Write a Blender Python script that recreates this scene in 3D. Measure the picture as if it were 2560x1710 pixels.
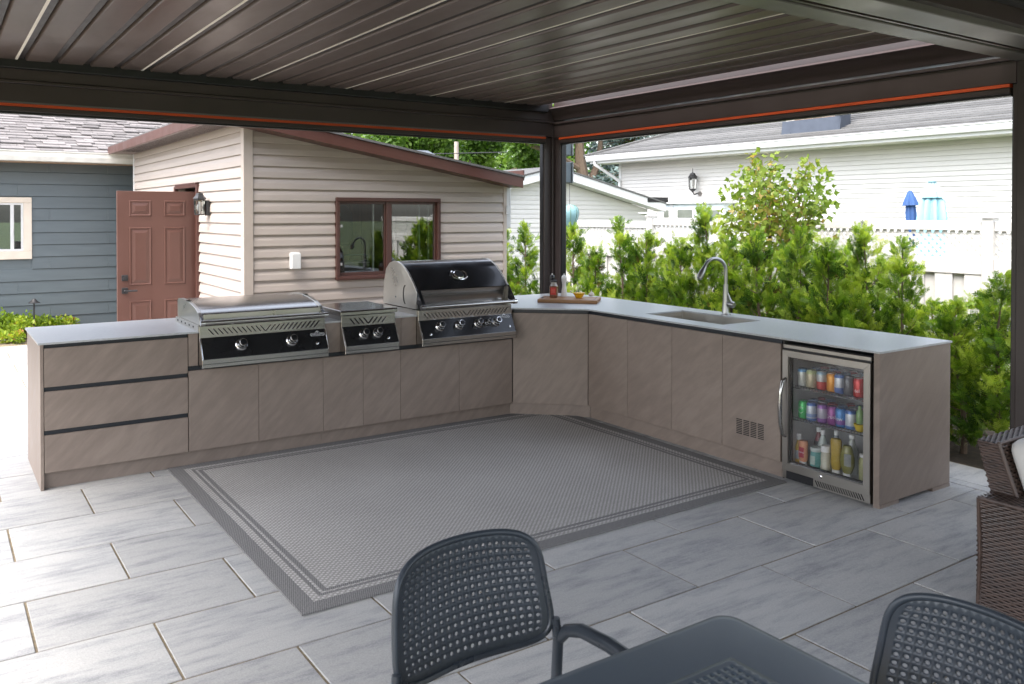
import bpy, bmesh, math, random
import numpy as np
from mathutils import Vector, Matrix

for o in list(bpy.data.objects): bpy.data.objects.remove(o)
scene = bpy.context.scene
COL = scene.collection
rad = math.radians

# ------------------------------------------------------------------ camera
CAM = Vector((-0.5632, -5.953, 1.7157))
YAW, PITCH, ROLL = rad(34.2754), rad(-0.7272), rad(-0.0339)
FPX, PPY = 2129.35, 559.8
cd = bpy.data.cameras.new('camera')
cam = bpy.data.objects.new('camera', cd); COL.objects.link(cam)
cam.location = CAM
cam.rotation_euler = (math.pi/2 + PITCH, ROLL, -YAW)
cd.sensor_width = 36.0; cd.lens = FPX/2560*36
cd.shift_y = -(855-PPY)/2560
cd.clip_start = 0.05; cd.clip_end = 500
cd.dof.use_dof = True; cd.dof.focus_distance = 6.6; cd.dof.aperture_fstop = 7.1
scene.camera = cam

# ------------------------------------------------------------------ light
SUN_EL, SUN_AZ = rad(62), math.atan2(-0.90, -0.20)     # azimuth measured from +Y towards +X
w = bpy.data.worlds.new('World'); scene.world = w; w.use_nodes = True
nt = w.node_tree; bg = nt.nodes['Background']
sky = nt.nodes.new('ShaderNodeTexSky'); sky.sky_type = 'NISHITA'; sky.sun_disc = False
sky.sun_elevation = SUN_EL; sky.sun_rotation = SUN_AZ; sky.air_density = 1.0; sky.dust_density = 4.0; sky.ozone_density = 1.0
hz = nt.nodes.new('ShaderNodeHueSaturation'); hz.inputs['Saturation'].default_value = 0.50      # thin bright cloud whitens the sky
nt.links.new(sky.outputs[0], hz.inputs['Color']); nt.links.new(hz.outputs[0], bg.inputs[0]); bg.inputs[1].default_value = 0.15
sd = bpy.data.lights.new('sun', 'SUN'); sun = bpy.data.objects.new('sun', sd); COL.objects.link(sun)
sd.energy = 0.50; sd.angle = rad(35); sd.color = (1.0, 0.95, 0.88)
S = Vector((math.sin(SUN_AZ)*math.cos(SUN_EL), math.cos(SUN_AZ)*math.cos(SUN_EL), math.sin(SUN_EL)))
sun.rotation_euler = S.to_track_quat('Z', 'Y').to_euler(); sun.location = S*30
scene.view_settings.view_transform = 'Standard'; scene.view_settings.look = 'None'
scene.view_settings.exposure = 2.38; scene.view_settings.gamma = 1.0
scene.view_settings.use_curve_mapping = False
scene.cycles.max_bounces = 10; scene.cycles.diffuse_bounces = 5; scene.cycles.glossy_bounces = 4
scene.cycles.transparent_max_bounces = 16; scene.cycles.transmission_bounces = 6
scene.cycles.sample_clamp_indirect = 6.0

# ------------------------------------------------------------------ pixel -> place helpers (photo pixels, 2560 wide)
def _axes():
    f = Vector((math.sin(YAW)*math.cos(PITCH), math.cos(YAW)*math.cos(PITCH), math.sin(PITCH)))
    r = Vector((math.cos(YAW), -math.sin(YAW), 0)); u = r.cross(f)
    c, s = math.cos(ROLL), math.sin(ROLL)
    return c*r+s*u, -s*r+c*u, f
AR, AU, AF = _axes()
def ray(u, v): return (u-1280)/FPX*AR - (v-PPY)/FPX*AU + AF
def onX(u, v, x): d = ray(u, v); return CAM + d*((x-CAM.x)/d.x)
def onY(u, v, y): d = ray(u, v); return CAM + d*((y-CAM.y)/d.y)
def onZ(u, v, z): d = ray(u, v); return CAM + d*((z-CAM.z)/d.z)
def proj(p):
    d = Vector(p)-CAM; z = d.dot(AF)
    return 1280+FPX*d.dot(AR)/z, PPY-FPX*d.dot(AU)/z, z

# ------------------------------------------------------------------ scene-graph helpers
def tag(o, label=None, cat=None, group=None, kind=None):
    if label: o['label'] = label
    if cat: o['category'] = cat
    if group: o['group'] = group
    if kind: o['kind'] = kind
    return o
def root(name, label, cat, loc=(0, 0, 0), group=None, rz=0):
    o = bpy.data.objects.new(name, None); COL.objects.link(o); o.location = loc; o.rotation_euler = (0, 0, rz)
    o.empty_display_size = 0.1
    return tag(o, label, cat, group)
def origin(o):
    v = Vector((0, 0, 0))
    while o is not None: v += o.location; o = o.parent
    return v
def copy_tree(o, parent=None):
    c = o.copy(); COL.objects.link(c); c.parent = parent
    for ch in list(o.children): copy_tree(ch, c)
    return c
def link(name, me, parent=None, loc=(0, 0, 0)):
    o = bpy.data.objects.new(name, me); COL.objects.link(o); o.parent = parent; o.location = loc
    return o

class MB:
    """collects faces of one mesh"""
    def __init__(s): s.v = []; s.f = []; s.sm = []
    def add(s, vs, fs, smooth=False):
        b = len(s.v); s.v += [tuple(p) for p in vs]; s.f += [tuple(i+b for i in q) for q in fs]; s.sm += [smooth]*len(fs); return s
    def box(s, x0, x1, y0, y1, z0, z1):
        if x0 > x1: x0, x1 = x1, x0
        if y0 > y1: y0, y1 = y1, y0
        if z0 > z1: z0, z1 = z1, z0
        return s.add([(x0,y0,z0),(x1,y0,z0),(x1,y1,z0),(x0,y1,z0),(x0,y0,z1),(x1,y0,z1),(x1,y1,z1),(x0,y1,z1)],
                     [(0,3,2,1),(4,5,6,7),(0,1,5,4),(1,2,6,5),(2,3,7,6),(3,0,4,7)])
    def prism(s, prof, a, b, axis='x', ea=None, eb=None, smooth=False):
        """prof: list of 2D points, extruded from a to b. axis x: (y,z); axis y: (x,z); axis z: (x,y). ea/eb: functions of the point giving its own end"""
        def p3(q, t):
            return (t, q[0], q[1]) if axis == 'x' else (q[0], t, q[1]) if axis == 'y' else (q[0], q[1], t)
        n = len(prof)
        vs = [p3(q, ea(q) if ea else a) for q in prof] + [p3(q, eb(q) if eb else b) for q in prof]
        ar = sum(prof[i][0]*prof[(i+1)%n][1]-prof[(i+1)%n][0]*prof[i][1] for i in range(n))
        fl = (ar > 0) ^ (axis == 'y') ^ (a > b)
        fs = [tuple(range(n))[::-1], tuple(range(n, 2*n))]
        sd_ = [(i, (i+1) % n, n+(i+1) % n, n+i) for i in range(n)]
        if not fl: fs = [q[::-1] for q in fs]; sd_ = [q[::-1] for q in sd_]
        s.add(vs, fs, False); b0 = len(s.v)-2*n
        s.f += [tuple(i+b0 for i in q) for q in sd_]; s.sm += [smooth]*n
        return s
    def tube(s, path, r, n=10, cap=True, flat=1.0):
        P = [Vector(p) for p in path]; m = len(P)
        R_ = [float(q) for q in r] if isinstance(r, (list, tuple)) else [r]*m
        ref = None; rings = []
        for i, p in enumerate(P):
            t = (P[min(i+1, m-1)]-P[max(i-1, 0)]).normalized()
            if ref is None:
                ref = Vector((0, 0, 1)) if abs(t.z) < 0.9 else Vector((1, 0, 0))
            a = (ref - t*ref.dot(t)).normalized(); b = t.cross(a); ref = a
            rings.append([p + R_[i]*(math.cos(2*math.pi*k/n)*a*flat + math.sin(2*math.pi*k/n)*b) for k in range(n)])
        vs = [q for g in rings for q in g]
        fs = [(i*n+k, i*n+(k+1) % n, (i+1)*n+(k+1) % n, (i+1)*n+k) for i in range(m-1) for k in range(n)]
        s.add(vs, fs, True); b0 = len(s.v)-len(vs)
        if cap:
            s.f += [tuple(b0+k for k in range(n))[::-1], tuple(b0+(m-1)*n+k for k in range(n))]; s.sm += [False, False]
        return s
    def lathe(s, prof, c, axis=(0, 0, 1), n=20, smooth=True, cap=True):
        """prof: (r, h) list from bottom to top along the axis"""
        ax = Vector(axis).normalized()
        a = ax.orthogonal().normalized() if abs(ax.z) < .999 else Vector((1, 0, 0)); b = ax.cross(a); c = Vector(c)
        vs = [c + ax*h + r*(math.cos(2*math.pi*k/n)*a+math.sin(2*math.pi*k/n)*b) for r, h in prof for k in range(n)]
        m = len(prof)
        fs = [(i*n+k, i*n+(k+1) % n, (i+1)*n+(k+1) % n, (i+1)*n+k) for i in range(m-1) for k in range(n)]
        s.add(vs, fs, smooth); b0 = len(s.v)-len(vs)
        if cap:
            s.f += [tuple(b0+k for k in range(n))[::-1], tuple(b0+(m-1)*n+k for k in range(n))]; s.sm += [False]*2
        return s
    def slab(s, polys, z0, z1):
        idx = {}; pts = []
        def gi(p):
            k = (round(p[0], 4), round(p[1], 4))
            if k not in idx: idx[k] = len(pts); pts.append(k)
            return idx[k]
        F = []
        for p in polys:
            q = [gi(v) for v in p]
            ar = sum(p[i][0]*p[(i+1) % len(p)][1]-p[(i+1) % len(p)][0]*p[i][1] for i in range(len(p)))
            F.append(q if ar > 0 else q[::-1])
        n = len(pts); E = {}
        for q in F:
            for i in range(len(q)): E[(q[i], q[(i+1) % len(q)])] = 1
        fs = [tuple(n+i for i in q) for q in F]+[tuple(q[::-1]) for q in F]
        fs += [(a, b, n+b, n+a) for (a, b) in E if (b, a) not in E]
        return s.add([(x, y, z0) for x, y in pts]+[(x, y, z1) for x, y in pts], fs)
    def quad(s, a, b, c, d, smooth=False): return s.add([a, b, c, d], [(0, 1, 2, 3)], smooth)
    def xform(s, M):
        s.v = [tuple(M @ Vector(p)) for p in s.v]; return s
    def mesh(s, name, mat, bevel=0, seg=1, off=(0, 0, 0)):
        me = bpy.data.meshes.new(name)
        ox, oy, oz = off
        me.from_pydata([(x-ox, y-oy, z-oz) for x, y, z in s.v], [], s.f)
        me.polygons.foreach_set('use_smooth', s.sm)
        if bevel:
            bm = bmesh.new(); bm.from_mesh(me)
            ed = [e for e in bm.edges if len(e.link_faces) == 2 and e.calc_face_angle(0) > 0.6]
            bmesh.ops.bevel(bm, geom=ed, offset=bevel, segments=seg, affect='EDGES', profile=.6, clamp_overlap=True)
            bm.to_mesh(me); bm.free()
        if mat: me.materials.append(mat)
        if any(s.sm): me.set_sharp_from_angle(angle=rad(38))
        me.update(); return me
    def build(s, name, mat, parent=None, bevel=0, seg=1, label=None):
        o = link(name, s.mesh(name, mat, bevel, seg, origin(parent) if parent else (0, 0, 0)), parent)
        if label: o['label'] = label
        return o
def box(name, mat, parent, x0, x1, y0, y1, z0, z1, bevel=0, seg=1): return MB().box(x0, x1, y0, y1, z0, z1).build(name, mat, parent, bevel, seg)

def np_mesh(name, V, F, mat, attr=None):
    """V (n,3), F (m,3 or 4); attr: float per vertex named tint"""
    me = bpy.data.meshes.new(name); V = np.ascontiguousarray(V, dtype=np.float32); F = np.ascontiguousarray(F, dtype=np.int32)
    m, k = F.shape
    me.vertices.add(len(V)); me.vertices.foreach_set('co', V.ravel())
    me.loops.add(m*k); me.loops.foreach_set('vertex_index', F.ravel())
    me.polygons.add(m); me.polygons.foreach_set('loop_start', np.arange(0, m*k, k, dtype=np.int32)); me.polygons.foreach_set('loop_total', np.full(m, k, dtype=np.int32))
    me.update(calc_edges=True)
    if attr is not None:
        at = me.attributes.new('tint', 'FLOAT', 'POINT'); at.data.foreach_set('value', np.asarray(attr, dtype=np.float32))
    me.materials.append(mat); return me

_txt = {}
def text_geo(s, size=1.0, depth=0.0):
    """(verts, faces) of a line of lettering centred on the origin in XY"""
    cu = bpy.data.curves.new('lettering', 'FONT'); cu.body = s; cu.size = size; cu.extrude = depth; cu.align_x = 'CENTER'; cu.align_y = 'CENTER'; cu.resolution_u = 3
    o = bpy.data.objects.new('lettering', cu); COL.objects.link(o)
    dg = bpy.context.evaluated_depsgraph_get(); me = bpy.data.meshes.new_from_object(o.evaluated_get(dg))
    vs = [tuple(v.co) for v in me.vertices]; fs = [tuple(p.vertices) for p in me.polygons]
    bpy.data.objects.remove(o); bpy.data.curves.remove(cu); bpy.data.meshes.remove(me)
    return vs, fs

# ------------------------------------------------------------------ materials
def _m(name):
    m = bpy.data.materials.new(name); m.use_nodes = True; t = m.node_tree
    return m, t.nodes, t.links, t.nodes['Principled BSDF']
def mk(N, typ, **kw):
    n = N.new('ShaderNode'+typ)
    for k, v in kw.items():
        if k.startswith('i_'): n.inputs[k[2:].replace('_', ' ')].default_value = v
        else: setattr(n, k, v)
    return n
def math_(N, L, op, a, b=None, clamp=False):
    n = N.new('ShaderNodeMath'); n.operation = op; n.use_clamp = clamp
    for i, x in enumerate((a, b)):
        if x is None: continue
        if isinstance(x, (int, float)): n.inputs[i].default_value = x
        else: L.new(x, n.inputs[i])
    return n.outputs[0]
def mixc(N, L, fac, a, b, mode='MIX'):
    n = N.new('ShaderNodeMix'); n.data_type = 'RGBA'; n.blend_type = mode
    for i, x in ((0, fac), (6, a), (7, b)):
        if isinstance(x, (int, float)): n.inputs[i].default_value = x
        elif isinstance(x, tuple): n.inputs[i].default_value = x if len(x) == 4 else (*x, 1)
        else: L.new(x, n.inputs[i])
    return n.outputs[2]
def coords(N, L, scale=(1, 1, 1), rot=(0, 0, 0), jitter=True):
    tc = N.new('ShaderNodeTexCoord'); mp = N.new('ShaderNodeMapping'); mp.inputs['Scale'].default_value = scale; mp.inputs['Rotation'].default_value = rot
    src = tc.outputs['Object']
    if jitter:
        oi = N.new('ShaderNodeObjectInfo'); va = N.new('ShaderNodeVectorMath'); va.operation = 'MULTIPLY_ADD'
        L.new(oi.outputs['Random'], va.inputs[0]); va.inputs[1].default_value = (37.1, 23.7, 51.3); L.new(src, va.inputs[2]); src = va.outputs[0]
    if any(rot):
        mp.inputs['Rotation'].default_value = (0, 0, 0); m0 = N.new('ShaderNodeMapping'); m0.inputs['Rotation'].default_value = rot; L.new(src, m0.inputs['Vector']); src = m0.outputs[0]
    L.new(src, mp.inputs['Vector']); return mp.outputs[0]
def noise(N, L, vec, scale, detail=4, rough=.55):
    n = N.new('ShaderNodeTexNoise'); n.inputs['Scale'].default_value = scale; n.inputs['Detail'].default_value = detail; n.inputs['Roughness'].default_value = rough
    L.new(vec, n.inputs['Vector']); return n.outputs['Fac']
def ramp(N, L, fac, stops):
    n = N.new('ShaderNodeValToRGB'); e = n.color_ramp.elements
    while len(e) < len(stops): e.new(.5)
    for q, (p, c) in zip(e, stops): q.position = p; q.color = (*c, 1) if len(c) == 3 else c
    L.new(fac, n.inputs[0]); return n.outputs[0]
def mapr(N, L, x, a, b, c=0., d=1.):
    n = N.new('ShaderNodeMapRange'); L.new(x, n.inputs[0])
    for i, v in enumerate((a, b, c, d)): n.inputs[i+1].default_value = v
    return n.outputs[0]
def bump(N, L, B, h, strength, dist=.01):
    n = N.new('ShaderNodeBump'); n.inputs['Strength'].default_value = strength; n.inputs['Distance'].default_value = dist
    L.new(h, n.inputs['Height']); L.new(n.outputs[0], B.inputs['Normal'])
def pmat(name, col, rough=.5, metal=0., var=.12, scale=6., stretch=(1, 1, 1), rot=(0, 0, 0), rvar=.08, bmp=0., bscale=60., bstretch=None, spec=.5, coat=0., objvar=0., dirt=0., jitter=True, aniso=0.):
    m, N, L, B = _m(name)
    vec = coords(N, L, stretch, rot, jitter)
    n1 = noise(N, L, vec, scale, 5)
    lo = tuple(c*(1-var) for c in col); hi = tuple(min(1, c*(1+var)) for c in col)
    c = ramp(N, L, n1, [(.3, lo), (.7, hi)])
    if objvar:
        oi = N.new('ShaderNodeObjectInfo'); f = mapr(N, L, oi.outputs['Random'], 0, 1, 1-objvar, 1+objvar)
        mm = N.new('ShaderNodeVectorMath'); mm.operation = 'SCALE'; L.new(c, mm.inputs[0]); L.new(f, mm.inputs['Scale']); c = mm.outputs[0]
    if dirt:
        n2 = noise(N, L, coords(N, L, (1, 1, 1), (0, 0, 0), jitter), 2.3, 6, .65); f = mapr(N, L, n2, .5, .75, 0, dirt)
        c = mixc(N, L, f, c, tuple(x*.55 for x in col))
    L.new(c, B.inputs['Base Color'])
    r = mapr(N, L, n1, .3, .7, max(.02, rough-rvar), min(1, rough+rvar)); L.new(r, B.inputs['Roughness'])
    B.inputs['Metallic'].default_value = metal; B.inputs['Specular IOR Level'].default_value = spec
    if coat: B.inputs['Coat Weight'].default_value = coat; B.inputs['Coat Roughness'].default_value = .08
    if aniso: B.inputs['Anisotropic'].default_value = aniso
    if bmp:
        vb = coords(N, L, bstretch or stretch, rot, jitter); bump(N, L, B, noise(N, L, vb, bscale, 3), bmp, .004)
    return m
def glass_mat(name, tint=(1, 1, 1), gloss=1.0, rough=.01, extra=0.0):
    m, N, L, B = _m(name); N.remove(B); out = N['Material Output']
    tr = mk(N, 'BsdfTransparent'); tr.inputs[0].default_value = (*tint, 1)
    gl = mk(N, 'BsdfGlossy'); gl.inputs['Roughness'].default_value = rough
    fr = mk(N, 'Fresnel'); fr.inputs[0].default_value = 1.5
    f = math_(N, L, 'MULTIPLY_ADD', fr.outputs[0], 1.7*gloss); f.node.inputs[2].default_value = extra
    mx = mk(N, 'MixShader'); L.new(f, mx.inputs[0]); L.new(tr.outputs[0], mx.inputs[1]); L.new(gl.outputs[0], mx.inputs[2]); L.new(mx.outputs[0], out.inputs[0])
    return m
def leaf_mat(name, stops, rough=.5, trans=.35):
    m, N, L, B = _m(name); out = N['Material Output']
    at = mk(N, 'Attribute', attribute_name='tint')
    oi = N.new('ShaderNodeObjectInfo'); f = math_(N, L, 'ADD', at.outputs['Fac'], mapr(N, L, oi.outputs['Random'], 0, 1, -.07, .07))
    c = ramp(N, L, f, stops); L.new(c, B.inputs['Base Color']); B.inputs['Roughness'].default_value = rough; B.inputs['Specular IOR Level'].default_value = .3
    tl = mk(N, 'BsdfTranslucent'); hs = mk(N, 'HueSaturation'); hs.inputs['Value'].default_value = 1.5; hs.inputs['Saturation'].default_value = 1.1
    L.new(c, hs.inputs['Color']); L.new(hs.outputs[0], tl.inputs[0])
    mx = mk(N, 'MixShader'); mx.inputs[0].default_value = trans; L.new(B.outputs[0], mx.inputs[1]); L.new(tl.outputs[0], mx.inputs[2]); L.new(mx.outputs[0], out.inputs[0])
    return m

MT = {}
def paver_mat():
    m, N, L, B = _m('paver concrete')
    v = coords(N, L, (2.0, 10, 1)); n1 = noise(N, L, v, 1.7, 9, .70); v2 = coords(N, L, (1.6, 4, 1)); n2 = noise(N, L, v2, 1.1, 5)
    f = math_(N, L, 'ADD', math_(N, L, 'MULTIPLY', n1, .75), math_(N, L, 'MULTIPLY', n2, .35))
    c = ramp(N, L, f, [(.40, (.20, .206, .212)), (.49, (.31, .312, .312)), (.57, (.40, .396, .382)), (.74, (.445, .437, .415))])
    g = noise(N, L, coords(N, L, (1, 1, 1)), 150, 3, .75); c = mixc(N, L, .28, c, ramp(N, L, g, [(.3, (.17, .17, .18)), (.7, (.62, .61, .60))]))
    oi = N.new('ShaderNodeObjectInfo'); s = mapr(N, L, oi.outputs['Random'], 0, 1, .90, 1.07)
    mm = N.new('ShaderNodeVectorMath'); mm.operation = 'SCALE'; L.new(c, mm.inputs[0]); L.new(s, mm.inputs['Scale'])
    L.new(mm.outputs[0], B.inputs['Base Color']); B.inputs['Roughness'].default_value = .62; B.inputs['Specular IOR Level'].default_value = .4
    h = math_(N, L, 'ADD', math_(N, L, 'MULTIPLY', n1, 1.0), math_(N, L, 'MULTIPLY', g, .35)); bump(N, L, B, h, .35, .003)
    return m
def panel_mat():
    m, N, L, B = _m('taupe slate laminate')
    v = coords(N, L, (1, 1, 1)); 
    mp = coords(N, L, (1.3, 1.3, 7.0), (rad(38), rad(38), 0)); n1 = noise(N, L, mp, 3.4, 7, .62); n2 = noise(N, L, v, 1.7, 4, .55)
    f = math_(N, L, 'ADD', math_(N, L, 'MULTIPLY', n1, .7), math_(N, L, 'MULTIPLY', n2, .35))
    c = ramp(N, L, f, [(.30, (.180, .140, .117)), (.5, (.218, .172, .143)), (.66, (.255, .204, .170)), (.78, (.212, .170, .146))])
    L.new(c, B.inputs['Base Color']); L.new(mapr(N, L, n1, .3, .7, .42, .55), B.inputs['Roughness']); B.inputs['Specular IOR Level'].default_value = .45
    bump(N, L, B, math_(N, L, 'ADD', n1, math_(N, L, 'MULTIPLY', noise(N, L, v, 180, 2), .2)), .12, .003)
    return m
def rug_mat(hx, hy):
    m, N, L, B = _m('woven rug'); tc = N.new('ShaderNodeTexCoord'); sp = N.new('ShaderNodeSeparateXYZ'); L.new(tc.outputs['Object'], sp.inputs[0])
    ax = math_(N, L, 'ABSOLUTE', sp.outputs[0]); ay = math_(N, L, 'ABSOLUTE', sp.outputs[1])
    dx = math_(N, L, 'SUBTRACT', hx, ax); dy = math_(N, L, 'SUBTRACT', hy, ay); d = math_(N, L, 'MINIMUM', dx, dy)
    wob = noise(N, L, tc.outputs['Object'], 60, 2); d = math_(N, L, 'ADD', d, math_(N, L, 'MULTIPLY', math_(N, L, 'SUBTRACT', wob, .5), .008))
    def band(a, b): return math_(N, L, 'MULTIPLY', math_(N, L, 'GREATER_THAN', d, a), math_(N, L, 'LESS_THAN', d, b))
    dark = math_(N, L, 'ADD', math_(N, L, 'ADD', band(-1, .085), band(.124, .143)), band(.157, .182), clamp=True)
    # herringbone-like weave: yarn cells
    def wave(sx, sy, ph):
        mp = N.new('ShaderNodeMapping'); mp.inputs['Scale'].default_value = (sx, sy, 1); mp.inputs['Rotation'].default_value = (0, 0, ph); L.new(tc.outputs['Object'], mp.inputs[0])
        wv = N.new('ShaderNodeTexWave'); wv.inputs['Scale'].default_value = 1.; wv.inputs['Distortion'].default_value = 1.2; wv.inputs['Detail'].default_value = 1; wv.inputs['Detail Scale'].default_value = 2; L.new(mp.outputs[0], wv.inputs[0]); return wv.outputs['Fac']
    wa = wave(15, 15, rad(45)); wb = wave(15, 15, rad(-45)); wc = wave(34, 34, rad(20)); 
    fn = noise(N, L, tc.outputs['Object'], 95, 3, .75); lg = noise(N, L, tc.outputs['Object'], 1.7, 3)
    tex = math_(N, L, 'ADD', math_(N, L, 'MULTIPLY', math_(N, L, 'MULTIPLY', wa, wb), .55), math_(N, L, 'ADD', math_(N, L, 'MULTIPLY', fn, .45), math_(N, L, 'MULTIPLY', lg, .2)))
    cl = ramp(N, L, tex, [(.15, (.19, .180, .170)), (.5, (.385, .370, .352)), (.9, (.58, .558, .533))])
    cdk = ramp(N, L, math_(N, L, 'ADD', math_(N, L, 'MULTIPLY', wc, .4), math_(N, L, 'MULTIPLY', fn, .6)), [(.15, (.105, .102, .102)), (.85, (.27, .264, .258))])
    L.new(mixc(N, L, dark, cl, cdk), B.inputs['Base Color']); B.inputs['Roughness'].default_value = .92; B.inputs['Specular IOR Level'].default_value = .12
    bump(N, L, B, math_(N, L, 'SUBTRACT', tex, math_(N, L, 'MULTIPLY', dark, .3)), .35, .005)
    return m
def wood_mat(name, a, b, scale=(1, 14, 14), rough=.5):
    m, N, L, B = _m(name); v = coords(N, L, scale); n1 = noise(N, L, v, 1.6, 6, .6)
    L.new(ramp(N, L, n1, [(.3, a), (.5, tuple((x+y)/2 for x, y in zip(a, b))), (.7, b)]), B.inputs['Base Color']); B.inputs['Roughness'].default_value = rough
    bump(N, L, B, n1, .15, .002); return m
def shingle_mat(name, a, b, s=(6, 22, 6)):
    m, N, L, B = _m(name); v = coords(N, L, s, jitter=False); n1 = noise(N, L, v, 1.2, 6, .7); n2 = noise(N, L, coords(N, L, (1, 1, 1), jitter=False), 130, 2)
    f = math_(N, L, 'ADD', math_(N, L, 'MULTIPLY', n1, .7), math_(N, L, 'MULTIPLY', n2, .3)); oi = N.new('ShaderNodeObjectInfo'); f = math_(N, L, 'ADD', f, mapr(N, L, oi.outputs['Random'], 0, 1, -.13, .13))
    L.new(ramp(N, L, f, [(.3, a), (.7, b)]), B.inputs['Base Color']); B.inputs['Roughness'].default_value = .9; bump(N, L, B, n2, .4, .004); return m
def siding_mat(name, col, var=.05):
    return pmat(name, col, .42, var=var, scale=2.0, stretch=(1.2, 1.2, 12), rvar=.05, bmp=.10, bscale=14, bstretch=(1, 1, 16), objvar=.018, dirt=.10)

MT['paver'] = paver_mat(); MT['panel'] = panel_mat()
MT['sand'] = pmat('joint sand', (.20, .16, .105), .95, var=.35, scale=40, bmp=.4, bscale=150)
MT['bed'] = pmat('compacted bedding', (.16, .14, .11), .95, var=.3, scale=9)
MT['top'] = pmat('porcelain countertop', (.40, .408, .415), .34, var=.10, scale=55, stretch=(1, 2.0, 1), rvar=.015, bmp=.04, bscale=160, spec=.55)
MT['blackstrip'] = pmat('black aluminium channel', (.010, .013, .018), .40, var=.1)
MT['carcass'] = pmat('cabinet carcass', (.05, .045, .04), .7)
MT['frame'] = pmat('bronze powder coat', (.044, .032, .030), .38, var=.10, scale=3, bmp=.06, bscale=320, dirt=.15)
MT['framedark'] = pmat('black rubber seal', (.008, .008, .009), .45)
MT['louver'] = pmat('bronze louvre', (.098, .075, .067), .36, var=.10, scale=2.2, stretch=(2, .6, 1), bmp=.03, bscale=200, dirt=.03, objvar=.04)
MT['cove'] = pmat('matt bronze gutter', (.052, .038, .036), .75, var=.06, spec=.15)
MT['hookshade'] = pmat('louvre hook with gap shade', (.020, .016, .015), .5)  # near-black so the colour carries the shade of the louvre gaps
MT['creamstrip'] = pmat('cream plastic strip', (.78, .74, .66), .5, var=.05)
MT['orange'] = pmat('orange screen webbing', (.48, .062, .008), .6, var=.12, scale=5)
MT['crossbeam'] = pmat('grey bronze beam', (.115, .110, .105), .36, var=.08, scale=2, bmp=.03, bscale=200)
MT['steel'] = pmat('brushed stainless steel', (.46, .45, .43), .22, 1., var=.07, scale=3, stretch=(1, 1, 40), bmp=.012, bscale=30, bstretch=(1.5, 60, 60), rvar=.05, jitter=False)
MT['steelside'] = pmat('satin stainless steel', (.52, .495, .45), .33, 1., var=.08, scale=4, rvar=.07, bmp=.06, bscale=30, bstretch=(1, 1, 30))
MT['nickel'] = pmat('brushed nickel', (.34, .34, .335), .30, 1., var=.06, scale=4, rvar=.04)
MT['fridgesteel'] = pmat('fridge stainless', (.40, .375, .345), .36, 1., var=.06, scale=3, rvar=.03)
MT['chrome'] = pmat('chrome', (.72, .72, .72), .07, 1., var=.02, rvar=.02)
MT['blackpanel'] = pmat('black stainless control panel', (.020, .021, .023), .15, .35, var=.10, scale=3, rvar=.012, spec=.6)
MT['blackhood'] = pmat('black enamel hood', (.012, .013, .016), .17, 0., var=.2, scale=3, spec=.6, coat=.4)
MT['slot'] = pmat('dark slot', (.006, .006, .007), .7)
MT['white'] = pmat('white plastic', (.78, .78, .77), .4, var=.04)
MT['tan'] = siding_mat('tan vinyl siding', (.49, .425, .38))
MT['tantrim'] = pmat('tan vinyl trim', (.50, .43, .375), .45, var=.05, bmp=.06, bscale=30, bstretch=(20, 20, 1))
MT['brown'] = pmat('red brown aluminium', (.080, .032, .024), .38, var=.08, scale=3, dirt=.12)
MT['door'] = pmat('red brown painted door', (.104, .048, .037), .36, var=.06, scale=3, dirt=.05)
MT['soffit'] = pmat('grey brown soffit', (.22, .17, .15), .5)
MT['blue'] = siding_mat('slate blue fibre cement', (.100, .122, .132), .07)
MT['cream'] = pmat('cream painted trim', (.66, .58, .49), .45, var=.06)
MT['whitesiding'] = siding_mat('white vinyl siding', (.57, .55, .525), .03)
MT['whitetrim'] = pmat('white aluminium trim', (.62, .62, .62), .35, var=.04)
MT['vinyl'] = pmat('white vinyl fence', (.57, .555, .53), .38, var=.04, scale=3)
MT['shingleA'] = shingle_mat('taupe asphalt shingle', (.075, .068, .065), (.215, .195, .19))
MT['shingleB'] = shingle_mat('grey asphalt shingle', (.042, .042, .041), (.125, .124, .122), (22, 3, 22))
MT['glass'] = glass_mat('window glass', (.93, .95, .94), 1.0)
MT['glassr'] = glass_mat('reflective window glass', (.80, .84, .82), 1.6, .01, .12)
MT['fglass'] = glass_mat('fridge glass', (.97, .97, .97), .45, .03, .012)
MT['lampglass'] = glass_mat('lamp glass', (.92, .92, .90), .8, .04)
MT['iron'] = pmat('black cast aluminium', (.022, .022, .024), .45, var=.2, bmp=.1, bscale=80)
MT['resin'] = pmat('anthracite resin', (.035, .044, .057), .32, var=.08, scale=4, bmp=.05, bscale=350, spec=.5)
MT['resintable'] = pmat('anthracite resin tabletop', (.046, .062, .082), .34, var=.10, scale=3, bmp=.06, bscale=300, dirt=.1)
MT['wicker'] = pmat('brown resin wicker', (.075, .048, .038), .38, var=.3, scale=20, objvar=.05)
MT['cushion'] = pmat('off white cushion fabric', (.66, .64, .62), .9, var=.05, bmp=.2, bscale=200)
MT['bark'] = pmat('grey brown bark', (.15, .105, .075), .9, var=.35, scale=10, stretch=(3, 3, .8), bmp=.6, bscale=30, bstretch=(3, 3, .7))
MT['soil'] = pmat('dark mulch', (.055, .040, .028), .95, var=.5, scale=30, bmp=.8, bscale=60)
MT['grass'] = pmat('lawn', (.072, .10, .036), .9, var=.4, scale=14, bmp=.6, bscale=90)
MT['boardwood'] = wood_mat('oiled teak', (.19, .085, .030), (.36, .19, .080))
MT['plywood'] = wood_mat('plywood', (.30, .18, .09), (.42, .28, .15), (1, 4, 9), .6)
MT['darkwood'] = wood_mat('dark panelling', (.07, .035, .02), (.14, .075, .04), (9, 9, 1), .6)
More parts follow.
